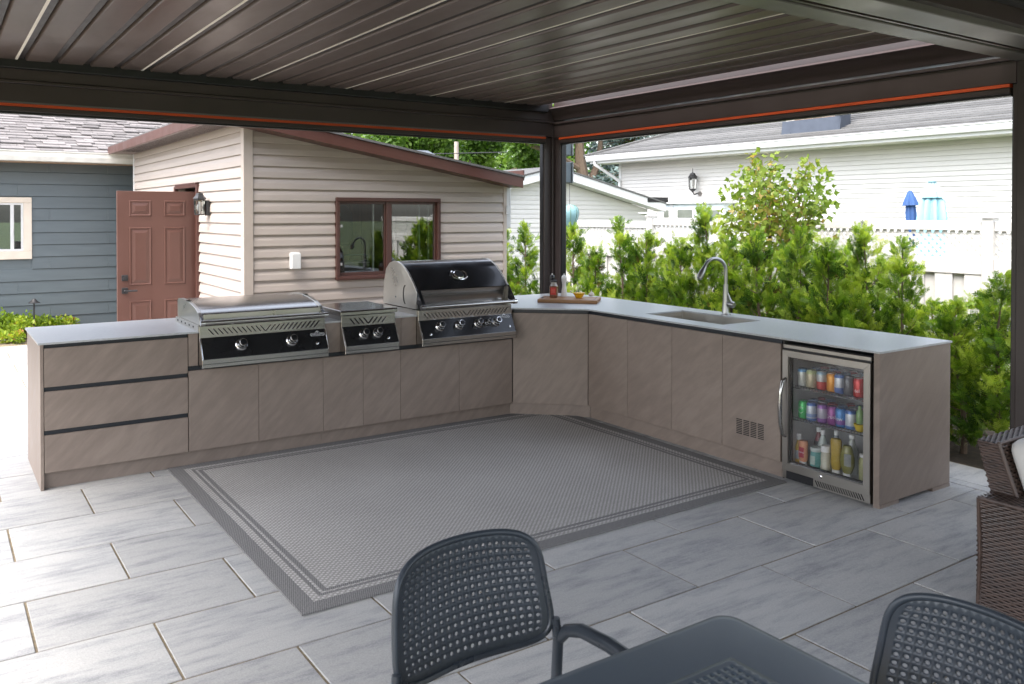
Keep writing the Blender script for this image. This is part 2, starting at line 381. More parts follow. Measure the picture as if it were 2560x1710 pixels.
# ================================================================== ground and patio
random.seed(4)
gm = MB().quad((-160, -160, -.10), (160, -160, -.10), (160, 160, -.10), (-160, 160, -.10))
g = gm.build('ground', MT['grass']); tag(g, kind='structure')
patio = box('patio', MT['sand'], None, -6.2, 4.80, -9.2, 7.02, -.12, -.0045); tag(patio, kind='structure')
box('patio_border_bed', MT['sand'], patio, 4.80, 5.27, -9.2, 7.02, -.12, -.0055)
PX, PY, PX0, PY0 = .857, .5225, .195, -.0875
def paver_mesh(w, d, name='paver'):
    return MB().box(0, w, 0, d, -.06, 0).mesh(name, MT['paver'], .0022)
pav = [paver_mesh(PX-.010, PY-.010) for _ in range(1)]
npv = 0
for j in range(-13, 17):
    y = PY0 - PY*j           # top edge of the row, row runs y-PY..y
    off = 0 if j % 2 == 0 else PX/2
    for i in range(-9, 7):
        x = PX0 + off + PX*i
        if x > 4.79: continue
        wdt = min(PX, 4.80-x)
        # keep those in view
        vis = False
        for (qx, qy) in ((x, y), (x+wdt, y), (x, y-PY), (x+wdt, y-PY), (x+wdt/2, y-PY/2)):
            d = (Vector((qx, qy, 0))-CAM).dot(AF)
            if d > .5:
                u, v, z = proj((qx, qy, 0))
                if -420 < u < 2980 and v < 2100: vis = True
        if not vis or y > 7.1: continue
        if x > .0 and y-PY > .9 and x > 1.9: continue
        if x > 1.9 and y > 1.0 and y-PY > .5: continue
        me = pav[0] if wdt > PX-.01 else paver_mesh(wdt-.011, PY-.006)
        o = link('paver', me, patio, (x+.005, y-PY+.005, random.uniform(-.0012, .0012))); npv += 1
        o.rotation_euler = (random.uniform(-.001, .001), random.uniform(-.001, .001), 0)
# border course along the bed
bm_ = paver_mesh(.35-.006, .70-.006); bm2 = paver_mesh(.084, .70-.006)
for k in range(8):
    y = -3.224+.70*(k-4)
    if y > .6: continue
    link('paver', bm_, patio, (4.899, y+.003, random.uniform(-.001, .001))); link('paver', bm2, patio, (4.809, y+.30, 0))
    npv += 2
bed = box('planting_bed', MT['soil'], None, 5.275, 7.9, -9, 8, -.14, -.03); tag(bed, kind='structure')
bed2 = box('front_planting_bed', MT['soil'], None, -6, 1.8, 7.03, 7.98, -.14, -.02); tag(bed2, kind='structure')

# ================================================================== pergola
pg = root('pergola', 'dark bronze louvered pergola with orange edged screen boxes over the outdoor kitchen', 'pergola', (4.68, .97, 0))
BX, BY = 4.60, .885         # inner faces of right and left beams
ZB, ZF0, ZF1, ZL = 2.405, 2.475, 2.605, 2.77
Y1 = -3.525                 # inner face of the cross beam
XL = -1.30                  # left end
def post(x0, x1, y0, y1, z1):
    m = MB().box(x0, x1, y0, y1, 0, z1); return m.build('post', MT['frame'], pg, .008, 2)
p0 = post(BX, BX+.16, BY+.015, BY+.175, 2.78)
box('screen_track', MT['frame'], p0, BX-.085, BX-.001, BY+.04, BY+.12, .02, ZF0+.002, .004)
box('screen_track', MT['frame'], p0, BX+.03, BX+.11, BY-.072, BY+.014, .02, ZF0-.007, .004)
box('track_seal', MT['framedark'], p0, BX-.094, BX-.086, BY+.055, BY+.10, .02, ZB+.005)
box('track_seal', MT['framedark'], p0, BX+.045, BX+.09, BY-.082, BY-.073, .02, ZB+.005)
p1 = post(BX, BX+.20, Y1-.37, Y1-.005, 2.78)
box('screen_track', MT['frame'], p1, BX+.03, BX+.11, Y1-.004, Y1+.028, .02, ZF0-.007, .003)
box('track_seal', MT['framedark'], p1, BX+.045, BX+.09, Y1+.029, Y1+.0375, .02, ZF0-.008)
post(XL-.16, XL, BY+.015, BY+.175, 2.78); post(XL-.16, XL, Y1-.37, Y1, 2.78)
post(XL-.16, XL, -8.7, -8.54, 2.78); post(BX, BX+.16, -8.7, -8.54, 2.78)
# left (long) beam with ledge, screen cassette and orange webbing
box('beam', MT['frame'], pg, XL, BX-.001, BY+.012, BY+.16, ZF1+.035, 2.86, .004)
box('beam_ledge', MT['frame'], pg, XL, BX-.001, BY-.002, BY+.15, ZF1+.012, ZF1+.034, .003)
cas = box('screen_cassette', MT['frame'], pg, XL, BX-.002, BY+.012, BY+.14, ZF0+.003, ZF1+.0115, .003)
box('screen_webbing', MT['orange'], cas, XL, BX-.088, BY+.009, BY+.07, ZF0-.017, ZF0+.002)
box('webbing_rail', MT['crossbeam'], cas, XL, BX-.088, BY+.008, BY+.0115, ZF0+.004, ZF0+.016)
box('screen_hem_bar', MT['frame'], cas, XL, BX-.088, BY+.012, BY+.075, ZB+.018, ZF0-.0175, .003)
box('hem_seal', MT['framedark'], cas, XL, BX-.088, BY+.022, BY+.07, ZB+.002, ZB+.0175)
box('gutter', MT['framedark'], pg, XL, BX-.09, BY-.045, BY+.010, 2.715, 2.84, .01, 2)
# right beam
box('beam', MT['frame'], pg, BX+.012, BX+.16, Y1+.001, BY+.012, ZF1+.035, 2.86, .004)
box('beam_ledge', MT['frame'], pg, BX-.002, BX+.15, Y1+.001, BY-.004, ZF1-.003, ZF1+.018, .003)
cas = box('screen_cassette', MT['frame'], pg, BX+.012, BX+.14, Y1+.001, BY+.013, ZF0-.006, ZF1-.004, .003)
box('screen_webbing', MT['orange'], cas, BX+.009, BX+.07, Y1+.038, BY-.075, ZF0-.026, ZF0-.007)
box('screen_hem_bar', MT['frame'], cas, BX+.012, BX+.075, Y1+.038, BY-.075, ZB+.008, ZF0-.0265, .003)
box('hem_seal', MT['framedark'], cas, BX+.022, BX+.07, Y1+.038, BY-.075, ZB-.006, ZB+.0075)
prof = [(BX+.012-.11*math.sin(a)*0-.10*(1-math.cos(a)), 2.665+.085*math.sin(a)) for a in [rad(t) for t in range(0, 91, 10)]]
prof = [(BX+.008, 2.645)] + [(BX+.005-.085*(1-math.cos(rad(t))), 2.672+.078*math.sin(rad(t))) for t in range(0, 91, 9)] + [(BX+.008, 2.78)]
MB().prism(prof, Y1+.002, BY+.011, 'y', smooth=True).build('gutter_cove', MT['cove'], pg)
# cross beam (two modules side by side)
box('cross_beam', MT['crossbeam'], pg, XL, BX-.001, Y1-.135, Y1, 2.592, 2.86, .004)
box('cross_beam', MT['crossbeam'], pg, XL, BX-.001, Y1-.365, Y1-.200, 2.592, 2.86, .004)
cj = box('cross_beam_channel', MT['framedark'], pg, XL, BX-.001, Y1-.199, Y1-.136, 2.610, 2.84)
box('channel_rail', MT['frame'], cj, XL, BX-.002, Y1-.175, Y1-.160, 2.594, 2.609)
box('beam', MT['frame'], pg, XL, BX-.001, Y1-.405, Y1-.366, 2.625, 2.86)
box('gutter', MT['framedark'], pg, XL, BX-.02, Y1-.46, Y1-.406, 2.70, 2.85, .01, 2)
# far bay outline behind the camera, unseen length extended to cut light
box('beam', MT['frame'], pg, BX+.012, BX+.16, -8.53, Y1-.372, ZF0, 2.86, .004)
box('beam', MT['frame'], pg, XL, BX, -8.69, -8.55, ZF0, 2.86, .004)
box('beam', MT['frame'], pg, XL-.15, XL-.002, Y1+.002, BY+.01, ZF0, 2.86, .004)
box('beam', MT['frame'], pg, XL-.15, XL-.002, -8.53, Y1-.372, ZF0, 2.86, .004)
# louvres: one extrusion profile, plain cream strip on every fourth
LP = .2025; X0L = -.012
def louver(y0, y1):
    q = [(.002, 0), (.148, 0), (.152, .004), (.154, .016), (.158, .030), (.190, .034), (.190, .046), (.006, .058), (-.006, .050), (-.010, .030), (-.006, .010), (-.002, .003)]
    m = MB().prism(q, y0, y1, 'y'); return m.mesh('louver', MT['louver'], .0015)
LA = louver(Y1+.012, BY-.05); LB = louver(-8.53, Y1-.47)
strip = {}; HK = {}
for tag_, (a, b) in dict(A=(Y1+.02, BY-.055), B=(-8.5, Y1-.48)).items():
    HK[tag_] = MB().prism([(.1545, .010), (.186, .007), (.189, .033), (.1590, .0293)], a, b, 'y').mesh('hook_gap_shade', MT['hookshade'])  # hook strip nearly fills the gap; gap shade is put into its colour
    strip[tag_] = MB().box(0, .016, a, b, -.0015, .004).mesh('cream_strip', MT['creamstrip'])
capm = MB().lathe([(.010, 0), (.012, .006), (.012, .03)], (0, 0, 0), (0, -1, 0), 8).mesh('pivot_pin', MT['steelside'])
for k in range(-6, 23):
    x = X0L + LP*k
    if x+.18 > BX-.085: continue
    for A, yy in (('A', BY-.049), ('B', None)):
        o = link('louver', LA if A == 'A' else LB, pg, Vector((x, 0, ZL))-pg.location)
        o.rotation_euler = (0, rad(-1.2)+random.uniform(-.004, .004), 0)
        link('hook_gap_shade', HK[A], o)
        if k % 4 == 3: link('cream_strip', strip[A], o, (.132, 0, 0))
        if A == 'B': link('pivot_pin', capm, o, (.19, Y1-.455, -.012))

# electrical boxes fixed to the outer side of the corner post
for (za, zb) in ((2.315, 2.455), (2.03, 2.24)):
    e = root('junction_box', 'upper grey metal junction box on the corner post' if za > 2.25 else 'lower and taller grey metal junction box on the corner post', 'junction box', (BX+.265, BY+.17, za), 'electrical boxes on the corner post')
    box('body', pmat('grey box', (.17, .21, .235), .45), e, BX+.161, BX+.292, BY+.08, BY+.24, za, zb, .006, 2)
    box('cover_rim', pmat('light grey box rim', (.38, .42, .44), .4), e, BX+.293, BX+.305, BY+.06, BY+.25, za-.006, zb+.004, .003)
    MB().tube([(BX+.20, BY+.16, za-.001), (BX+.20, BY+.16, za-.04)], .012, 8).build('conduit', pmat('grey conduit', (.3, .32, .33), .5), e)

# ================================================================== outdoor kitchen
kt = root('outdoor_kitchen', 'L shaped outdoor kitchen with taupe slate doors, drawers and pale grey countertop', 'outdoor kitchen', (3.0, .4, 0))
XR = 3.966; HT = .915
xs = [-.03, .925, 1.815, 1.945, 2.385, 2.585, 3.468, 3.50]; ys = [-.015, .62, .86]
polys = []
def rect(a, b, c, d): return [(a, c), (b, c), (b, d), (a, d)]
for i in range(7):
    polys.append(rect(xs[i], xs[i+1], ys[1], ys[2]))
    if i in (0, 2, 4, 6): polys.append(rect(xs[i], xs[i+1], ys[0], ys[1]))
polys.append([(3.50, -.015), (3.955, -.430), (3.955, .86), (3.50, .86), (3.50, .62)])
xc = [3.955, 4.13, 4.552, 4.735]; yc = [-3.096, -1.757, -.945, -.430, .86]
for i in range(3):
    for j in range(4):
        if i == 1 and j == 1: continue
        polys.append(rect(xc[i], xc[i+1], yc[j], yc[j+1]))
MB().slab(polys, HT-.012, HT).build('countertop', MT['top'], kt)
# left run
box('side_panel', MT['panel'], kt, -.018, .0005, 0, .845, 0, HT-.0135, .001)
for z0, z1 in ((.106, .339), (.368, .609), (.637, .878)):
    o = box('drawer_front', MT['panel'], kt, .004, .855, 0, .019, z0, z1, .0012)
for z0, z1 in ((.3400, .3675), (.6100, .6365), (.879, .9025)):
    box('finger_channel', MT['blackstrip'], kt, .003, .853, .012, .05, z0, z1)
dx = [.8595, 1.335, 1.8125, 2.131, 2.4455, 2.975, 3.497]
for a, b in zip(dx, dx[1:]): box('door', MT['panel'], kt, a+.0012, b-.0012, 0, .019, .106, .650, .0012)
box('finger_channel', MT['blackstrip'], kt, .858, 3.497, .014, .05, .651, .681)
for a, b in ((.860, .922), (1.818, 1.945), (2.388, 2.449), (2.451, 2.583)):
    box('infill_panel', MT['panel'], kt, a, b, .002, .02, .682, .9025, .001)
box('infill_panel', MT['panel'], kt, 3.470, 3.499, .006, .02, .682, .9025)
tk = [.002, 1.815, 3.505]
for a, b in zip(tk, tk[1:]): box('toe_kick', MT['panel'], kt, a, b-.001, .040, .056, 0, .1035)
box('carcass', MT['carcass'], kt, .002, 3.5, .06, .84, .10, .62)
box('back_panel', MT['panel'], kt, .002, 3.5, .841, .855, .02, .9025)
box('carcass_rail', MT['carcass'], kt, .002, .92, .06, .84, .621, .9025)
# diagonal corner
def diag(name, mat, d0, d1, za, zb, e0=0., e1=0.):
    A = Vector((3.5, 0)); B = Vector((XR, -.440)); t = (B-A).normalized(); n = Vector((-t.y, t.x))
    if n.x < 0: n = -n
    p = [A+t*e0+n*d0, B-t*e1+n*d0, B-t*e1+n*d1, A+t*e0+n*d1]
    return MB().prism([tuple(q) for q in p], za, zb, 'z').build(name, mat, kt, .001)
diag('door', MT['panel'], 0, .018, .106, .872, .003, .003)
diag('finger_channel', MT['blackstrip'], .012, .04, .873, .9025, .004, .0)
diag('toe_kick', MT['panel'], .030, .046, 0, .1035, -.0265, -.0135)
MB().prism([(3.53, .02), (3.99, -.41), (4.70, -.41), (4.70, .84), (3.53, .84)], .10, .87, 'z').build('carcass', MT['carcass'], kt)
# right run
dy = [-.440, -.925, -1.412, -1.900, -2.393]
for a, b in zip(dy, dy[1:]):
    d = box('door', MT['panel'], kt, XR, XR+.019, b+.0015, a-.0015, .106, .872, .0012)
for c4 in range(4):
    for r9 in range(9):
        yv = -2.028-.0605*c4; box('vent_slot', MT['slot'], d, XR-.0008, XR+.001, yv-.050, yv, .218+r9*.0118, .2245+r9*.0118)
box('finger_channel', MT['blackstrip'], kt, XR+.012, XR+.04, -2.393, -.44, .873, .9025)
box('toe_kick', MT['panel'], kt, XR+.032, XR+.048, -2.393, -.4305, 0, .1035)
box('back_panel', MT['panel'], kt, 4.705, 4.722, -3.05, .84, .0, .9025)
box('partition', MT['carcass'], kt, XR+.02, 4.70, -2.404, -2.396, 0, .9)
box('carcass', MT['carcass'], kt, XR+.05, 4.70, -2.395, -.42, .10, .60)
ep = box('end_panel', MT['panel'], kt, XR-.002, 4.722, -3.091, -3.051, .022, HT-.0135, .001)
box('foot', MT['panel'], ep, XR+.000, 4.16, -3.093, -3.050, 0, .0215); box('foot', MT['panel'], ep, 4.52, 4.715, -3.096, -3.050, 0, .0215)
box('plinth', MT['carcass'], kt, XR+.08, 4.70, -3.05, -2.405, 0, .012)

# sink with faucet
sk = root('undermount_sink', 'rectangular stainless steel sink set into the right countertop', 'sink', (4.34, -1.35, .70))
xa, xb, ya, yb = 4.118, 4.564, -1.769, -.933
m = MB(); zt, zb_ = HT-.0125, .70
m.quad((xa, ya, zt), (xa, yb, zt), (xa, yb, zb_), (xa, ya, zb_)).quad((xb, yb, zt), (xb, ya, zt), (xb, ya, zb_), (xb, yb, zb_))
m.quad((xb, ya, zt), (xa, ya, zt), (xa, ya, zb_), (xb, ya, zb_)).quad((xa, yb, zt), (xb, yb, zt), (xb, yb, zb_), (xa, yb, zb_)).quad((xa, ya, zb_), (xa, yb, zb_), (xb, yb, zb_), (xb, ya, zb_))
m.build('bowl', MT['steelside'], sk); MB().lathe([(.055, 0), (.05, .003), (.03, .001)], (4.34, -1.35, .7005)).build('drain', MT['chrome'], sk)
MB().tube([(xb-.004, yb-.004, zb_+.01), (xb-.004, yb-.004, zt-.003)], .007, 8).build('corner_bead', MT['steelside'], sk)
fc = root('kitchen_faucet', 'brushed steel gooseneck faucet with pull down head behind the sink', 'faucet', (4.612, -1.356, HT))
fx, fy = 4.612, -1.356
MB().lathe([(.040, 0), (.040, .006), (.032, .012), (.029, .03), (.024, .12), (.0205, .20), (.0195, .24)], (fx, fy, HT)).build('body', MT['nickel'], fc)
path = [(fx, fy, HT+.235), (fx, fy, HT+.345)]; dirx = Vector((-.97, .24, 0)).normalized(); r_ = .1
for k in range(0, 21):
    a = math.pi*k/20*.86; c = Vector((fx, fy, HT+.345))+dirx*r_; path.append(tuple(c - dirx*r_*math.cos(a) + Vector((0, 0, r_*math.sin(a)))))
MB().tube(path, .0135, 14).build('spout', MT['nickel'], fc)
e = Vector(path[-1]); dn = (Vector(path[-1])-Vector(path[-2])).normalized()
MB().lathe([(.0135, 0), (.016, .015), (.024, .05), (.0265, .075), (.023, .11), (.019, .113)], e, dn).build('spray_head', MT['nickel'], fc)
h0 = Vector((fx, fy, HT+.085)); hd = Vector((.05, -1, 0)).normalized()
hb = MB().lathe([(.017, 0), (.019, .03), (.024, .045), (.025, .075), (.018, .085)], h0, hd).build('handle_hub', MT['nickel'], fc)
MB().tube([h0+hd*.06+Vector((0, 0, .01)), h0+hd*.04+Vector((0, 0, .045)), h0+hd*.022+Vector((0, 0, .085))], [.011, .008, .005], 8).build('lever', MT['nickel'], hb)

# ================================================================== built-in grills
PN = Vector((0, -.894, .447)); PT = Vector((0, .447, .894))      # control panel normal and up direction
def on_panel(x, t):          # t: 0 bottom .. 1 top of the slanted control panel
    return Vector((x, -.100+.070*t, .732+.136*t))
def capsule_mesh(name, w, h, lean, mat, depth=.004):
    vs = []; n = 6
    for k in range(n+1): a = math.pi*k/n; vs.append((w*math.cos(a), h+w*math.sin(a)))
    for k in range(n+1): a = math.pi+math.pi*k/n; vs.append((w*math.cos(a), -h+w*math.sin(a)))
    vs = [(x+z*lean, z) for x, z in vs]
    return MB().prism([(x, z) for x, z in vs], 0, depth, 'y').mesh(name, mat)
SLOTL = capsule_mesh('vent_slot', .0045, .017, -.85, MT['slot']); SLOTR = capsule_mesh('vent_slot', .0045, .017, .85, MT['slot'])
RIML = capsule_mesh('slot_rim', .0075, .0185, -.85, MT['chrome'], .003); RIMR = capsule_mesh('slot_rim', .0075, .0185, .85, MT['chrome'], .003)
def slots(parent, x0, x1, z, yf, n):
    o0 = origin(parent); mid = (x0+x1)/2
    for k in range(n):
        for side in (0, 1):
            half = (x1-x0)/2-.02; x = (x0 + half*k/(n-1)) if side == 0 else (mid+.02+half*k/(n-1))
            r = link('slot_rim', RIML if side == 0 else RIMR, parent, Vector((x, yf-.0012, z))-o0)
            link('vent_slot', SLOTL if side == 0 else SLOTR, r, (0, -.0006, 0))
def knob(parent, x, t=.56, s=1.0):
    c = on_panel(x, t)+PN*.003
    b = MB().lathe([(.037*s, 0), (.037*s, .006), (.032*s, .012), (.029*s, .018), (.027*s, .03)], c, PN, 24).build('knob_bezel', MT['chrome'], parent)
    k = MB().lathe([(.0255*s, .030), (.0265*s, .034), (.0245*s, .058), (.022*s, .062)], c, PN, 24).build('knob', MT['chrome'], parent)
    MB().lathe([(.0185*s, .0622), (.0180*s, .0655), (.010*s, .0662)], c, PN, 20).build('knob_cap', MT['blackpanel'], k)
def button(parent, x, t):
    MB().lathe([(.011, 0), (.011, .004), (.008, .006)], on_panel(x, t)+PN*.003, PN, 14).build('igniter_button', MT['chrome'], parent)
BADGE = pmat('badge blue black', (.012, .017, .03), .3)
def badge(parent, x, t, w=.09):
    c = on_panel(x, t)+PN*.0035; X_ = Vector((1, 0, 0))
    def P(a, b, d=0.): return c+X_*a+PT*b+PN*d
    def plate(s, d0, d1, name, mat, par):
        h = w*.11
        o = [(-w/2, -h), (w/2, -h), (w/2+h*.6, 0), (w/2, h), (w*.2, h), (w*.11, h*2.0), (0, h*2.6), (-w*.11, h*2.0), (-w*.2, h), (-w/2, h), (-w/2-h*.6, 0)]
        o = [(a*s[0], b*s[1]) for a, b in o]; n = len(o)
        mb = MB().add([P(a, b, d0) for a, b in o]+[P(a, b, d1) for a, b in o], [tuple(range(n, 2*n))]+[(i, (i+1) % n, n+(i+1) % n, n+i) for i in range(n)])
        return mb.build(name, mat, par)
    pl = plate((1.04, 1.10), 0, .0012, 'badge', MT['white'], parent); plate((.985, .93), .0008, .0018, 'badge_field', BADGE, pl)
    vs, fs = text_geo('NAPOLEON', w*.165, 0); MB().add([P(a*1.05, b, .0024) for a, b, _ in vs], fs).build('badge_lettering', MT['white'], pl)
    fl = [(0, h) for h in ()]
    q = [(-.11, .13), (-.05, .16), (-.08, .21), (-.01, .27), (.02, .21), (.06, .24), (.07, .17), (.11, .13)]
    MB().add([P(a*w*.55, b*w*.95+.001, .0024) for a, b in q], [tuple(range(len(q)))]).build('badge_flame', MT['white'], pl)
def control_panel(parent, x0, x1, lower=.675):
    body = MB().prism([(-.030, .950), (-.030, .870), (-.100, .730), (-.100, lower), (.02, lower), (.05, .70), (.60, .70), (.60, .950)], x0, x1, 'x').build('body', MT['steel'], parent, .002)
    a, b = on_panel(0, .0), on_panel(0, 1.0)
    pr = [(b.y, b.z), (b.y+PN.y*.003, b.z+PN.z*.003), (a.y+PN.y*.003, a.z+PN.z*.003), (a.y, a.z)]
    MB().prism(pr, x0+.012, x1-.006, 'x').build('control_panel', MT['blackpanel'], parent)
    m = MB()
    MB().box(x0-.002, x1+.002, -.104, -.0995, lower+.024, lower+.0265).build('panel_seam', MT['slot'], parent)
    for xe in (x0+.003, x1-.003):
        MB().tube([on_panel(xe, 0)+PN*.002, on_panel(xe, 1)+PN*.002], .0035, 6).build('panel_edge', MT['chrome'], parent)
    return body
def arc(c, r0, a0, a1, n, rz=None):
    rz = rz or r0
    return [(c[0]+r0*math.cos(rad(a0+(a1-a0)*k/n)), c[1]+rz*math.sin(rad(a0+(a1-a0)*k/n))) for k in range(n+1)]

# --- griddle with low lid
gr = root('built_in_griddle', 'wide stainless griddle with low closed lid and two knobs beside the drawers', 'griddle', (1.37, .3, .675), 'built in gas cookers')
gx0, gx1 = .925, 1.815
control_panel(gr, gx0, gx1); slots(gr, gx0+.075, gx1-.065, .908, -.030, 12)
box('side_flange', MT['steelside'], gr, gx0-.006, gx0, -.02, .62, .9155, .955)
for k in range(5): box('vent_hole', MT['slot'], gr, gx0-.0075, gx0-.0062, .10+k*.11, .125+k*.11, .928, .940)
lid = [(.60, .955), (.60, 1.070), (.585, 1.086), (.50, 1.094), (.36, 1.092), (.22, 1.079), (.11, 1.058), (.03, 1.030), (-.005, 1.008), (-.012, .990), (-.012, .955)]
L_ = MB().prism(lid, gx0+.028, gx1-.028, 'x', smooth=True).build('lid', MT['steel'], gr)
for xa, xb in ((gx0+.002, gx0+.0275), (gx1-.0275, gx1-.002)):
    big = [(y if y > .3 else y-.006, z+.004 if z > .96 else z) for y, z in lid]
    e = MB().prism(big, xa, xb, 'x').build('lid_end', MT['steelside'], L_, .003, 2)
    MB().prism([(-.01, 1.012), (.035, 1.036), (.028, .985), (-.065, .962), (-.07, .985)], xa+.003, xb-.003, 'x').build('handle_bracket', MT['blackhood'], L_, .003)
    MB().box(xa-.001, xb+.001, .30, .345, 1.0935, 1.099).build('lid_hinge_plate', MT['blackhood'], L_)
MB().box(gx0+.03, gx1-.03, -.0165, -.0125, .992, 1.026).build('lid_front_plate', MT['steelside'], L_, .001)
MB().tube([(gx0-.002, -.068, .974), (gx0+.03, -.068, .974), (gx1-.03, -.068, .974), (gx1+.002, -.068, .974)], .0165, 14).build('handle', MT['steel'], L_)
for xe in (gx0-.004, gx1-.026): MB().tube([(xe, -.068, .974), (xe+.03, -.068, .974)], .0195, 14).build('handle_cap', MT['chrome'], L_)
for x in (1.195, 1.552): knob(gr, x, .55, 1.12)
button(gr, 1.735, .30); badge(gr, 1.748, .74)
MB().tube([(gx0+.006, -.104, .683), (gx0-.006, -.104, .683)], .006, 10).build('bumper', MT['chrome'], gr)

# --- side burner
sb = root('side_burner', 'small stainless side burner with flat cover between the griddle and hooded grill', 'side burner', (2.165, .3, .675), 'built in gas cookers')
sx0, sx1 = 1.945, 2.385
control_panel(sb, sx0, sx1); slots(sb, sx0+.085, sx1-.095, .905, -.030, 4)
cv = MB().prism([(-.045, .955), (-.045, .978), (-.035, .990), (.50, .992), (.52, .982), (.52, .955)], sx0-.012, sx1+.012, 'x').build('burner_cover', MT['steel'], sb, .002)
knob(sb, 2.108, .55, 1.05); knob(sb, 2.219, .55, 1.05); button(sb, 2.30, .25)

# --- hooded grill
hg = root('built_in_grill', 'large stainless gas grill with curved black hood, thermometer and five knobs', 'grill', (3.03, .3, .675), 'built in gas cookers')
hx0, hx1 = 2.585, 3.468
control_panel(hg, hx0, hx1); slots(hg, hx0+.065, hx1-.06, .905, -.030, 12)
hood = [(.60, .955), (.585, 1.12), (.545, 1.245), (.475, 1.300), (.40, 1.319), (.335, 1.317)]
front = arc((.36, .93), .36, 93, 170, 12, .387)
front = [(.335, 1.317), (.27, 1.300), (.205, 1.268), (.15, 1.232), (.10, 1.190), (.055, 1.148), (.018, 1.104)]
full = hood+front[1:]+[(.040, .990), (.02, .955)]
H_ = MB().prism(hood+front[1:2]+[(.27, 1.29), (.27, .955)], hx0+.016, hx1-.016, 'x', smooth=True).build('hood_top', MT['steel'], hg)
blk = front[1:]+[(.026, 1.098), (.28, 1.27)]
MB().prism([front[1]]+[(y-.002, z+.001) for y, z in front[1:]]+[(.04, 1.100), (.28, 1.09), (.285, 1.285)], hx0+.016, hx1-.016, 'x', smooth=True).build('hood_front', MT['blackhood'], hg)
MB().prism([(.022, 1.0995), (.050, .985), (.06, .985), (.06, 1.0995)], hx0+.016, hx1-.016, 'x').build('hood_lower_panel', MT['steel'], hg)
for xa, xb in ((hx0+.001, hx0+.0155), (hx1-.0155, hx1-.001)):
    sp_ = [(.603, .957)]+[(y+(.003 if y > .4 else -.004), z+.003) for y, z in hood[1:]+front[1:]]+[(-.004, 1.09), (.015, .957)]
    e = MB().prism(sp_, xa, xb, 'x').build('hood_side', MT['steelside'], hg, .003, 2)
    MB().prism([(-.006, 1.112), (.03, 1.120), (.02, 1.0), (-.085, .962), (-.105, .972), (-.100, .992)], xa+.002, xb+.018 if xa < 3 else xb-.001, 'x').build('handle_bracket', MT['blackhood'], hg, .003)
cx_ = hx0+.0002
gs = MB(); pth = [(cx_, .19+.035*math.sin(rad(t)), 1.06+.075*math.cos(rad(t))) for t in range(0, 181, 20)]
gs.tube(pth, .0055, 6, flat=.3).build('side_slot', MT['slot'], hg)
MB().lathe([(.007, 0), (.007, .004)], (cx_, .36, 1.03), (-1, 0, 0), 10).build('side_bolt', MT['chrome'], hg)
box('side_flange', MT['steelside'], hg, hx0-.012, hx0, -.02, .62, .9155, .950)
MB().tube([(hx0-.004, -.092, .979), (hx1+.004, -.092, .979)], .0175, 14).build('handle', MT['steel'], hg)
for xe in (hx0-.006, hx1-.022): MB().tube([(xe, -.092, .979), (xe+.03, -.092, .979)], .021, 14).build('handle_cap', MT['chrome'], hg)
tc_ = Vector((3.030, .107, 1.200)); tn = Vector((0, -.66, .75)).normalized()
th = MB().lathe([(.046, -.004), (.048, .012), (.040, .020)], tc_, tn, 28).build('thermometer', MT['chrome'], hg)
MB().lathe([(.036, .0195), (.036, .0215)], tc_, tn, 24).build('thermometer_dial', MT['slot'], th)
sidev = Vector((1, 0, 0)); up_ = tn.cross(sidev)
m = MB()
for sx in (-1, 1):
    m.tube([tc_+sidev*sx*.048+up_*.040+tn*.012, tc_+sidev*sx*.068+up_*.01+tn*.014, tc_+sidev*sx*.066-up_*.03+tn*.012, tc_+sidev*sx*.03-up_*.05+tn*.010, tc_-up_*.056+tn*.01], .008, 8)
m.build('thermometer_bezel', MT['chrome'], th)
for x, s in ((2.760, 1.05), (2.938, 1.05), (3.118, 1.05), (3.209, .82), (3.292, 1.05)): knob(hg, x, .60, s)
button(hg, 2.665, .22); button(hg, 3.415, .28); badge(hg, 3.388, .86, .085)

# ================================================================== fridge
fr = root('bar_fridge', 'glass door bar fridge full of drinks and sauces at the end of the counter', 'fridge', (4.25, -2.72, 0))
fy0, fy1 = -3.030, -2.408
FIN = pmat('fridge liner', (.62, .62, .61), .45); FBK = pmat('fridge black casing', (.014, .014, .016), .4)
m = MB(); dx0, dx1 = XR+.045, 4.52
m.box(dx0, dx1, fy0, fy0+.025, .02, .875).box(dx0, dx1, fy1-.025, fy1, .02, .875).box(dx0, dx1, fy0+.0255, fy1-.0255, .80, .875).box(dx0, dx1, fy0+.0255, fy1-.0255, .02, .095).box(dx1-.02, dx1, fy0+.0255, fy1-.0255, .0955, .7995)
m.build('casing', FBK, fr)
m = MB(); a, b, c, d = fy0+.0262, fy1-.0262, .0962, .799; xq = dx1-.0207
m.quad((xq, a, c), (xq, b, c), (xq, b, d), (xq, a, d)).quad((dx0, a, c), (xq, a, c), (xq, a, d), (dx0, a, d)).quad((xq, b, c), (dx0, b, c), (dx0, b, d), (xq, b, d)).quad((dx0, a, c), (dx0, b, c), (xq, b, c), (xq, a, c))
m.build('liner', FIN, fr)
box('top_rail', MT['fridgesteel'], fr, XR+.004, XR+.044, fy0, fy1, .850, .874, .002); box('top_rail_stripe', FBK, fr, XR+.006, XR+.044, fy0, fy1, .8401, .8495)
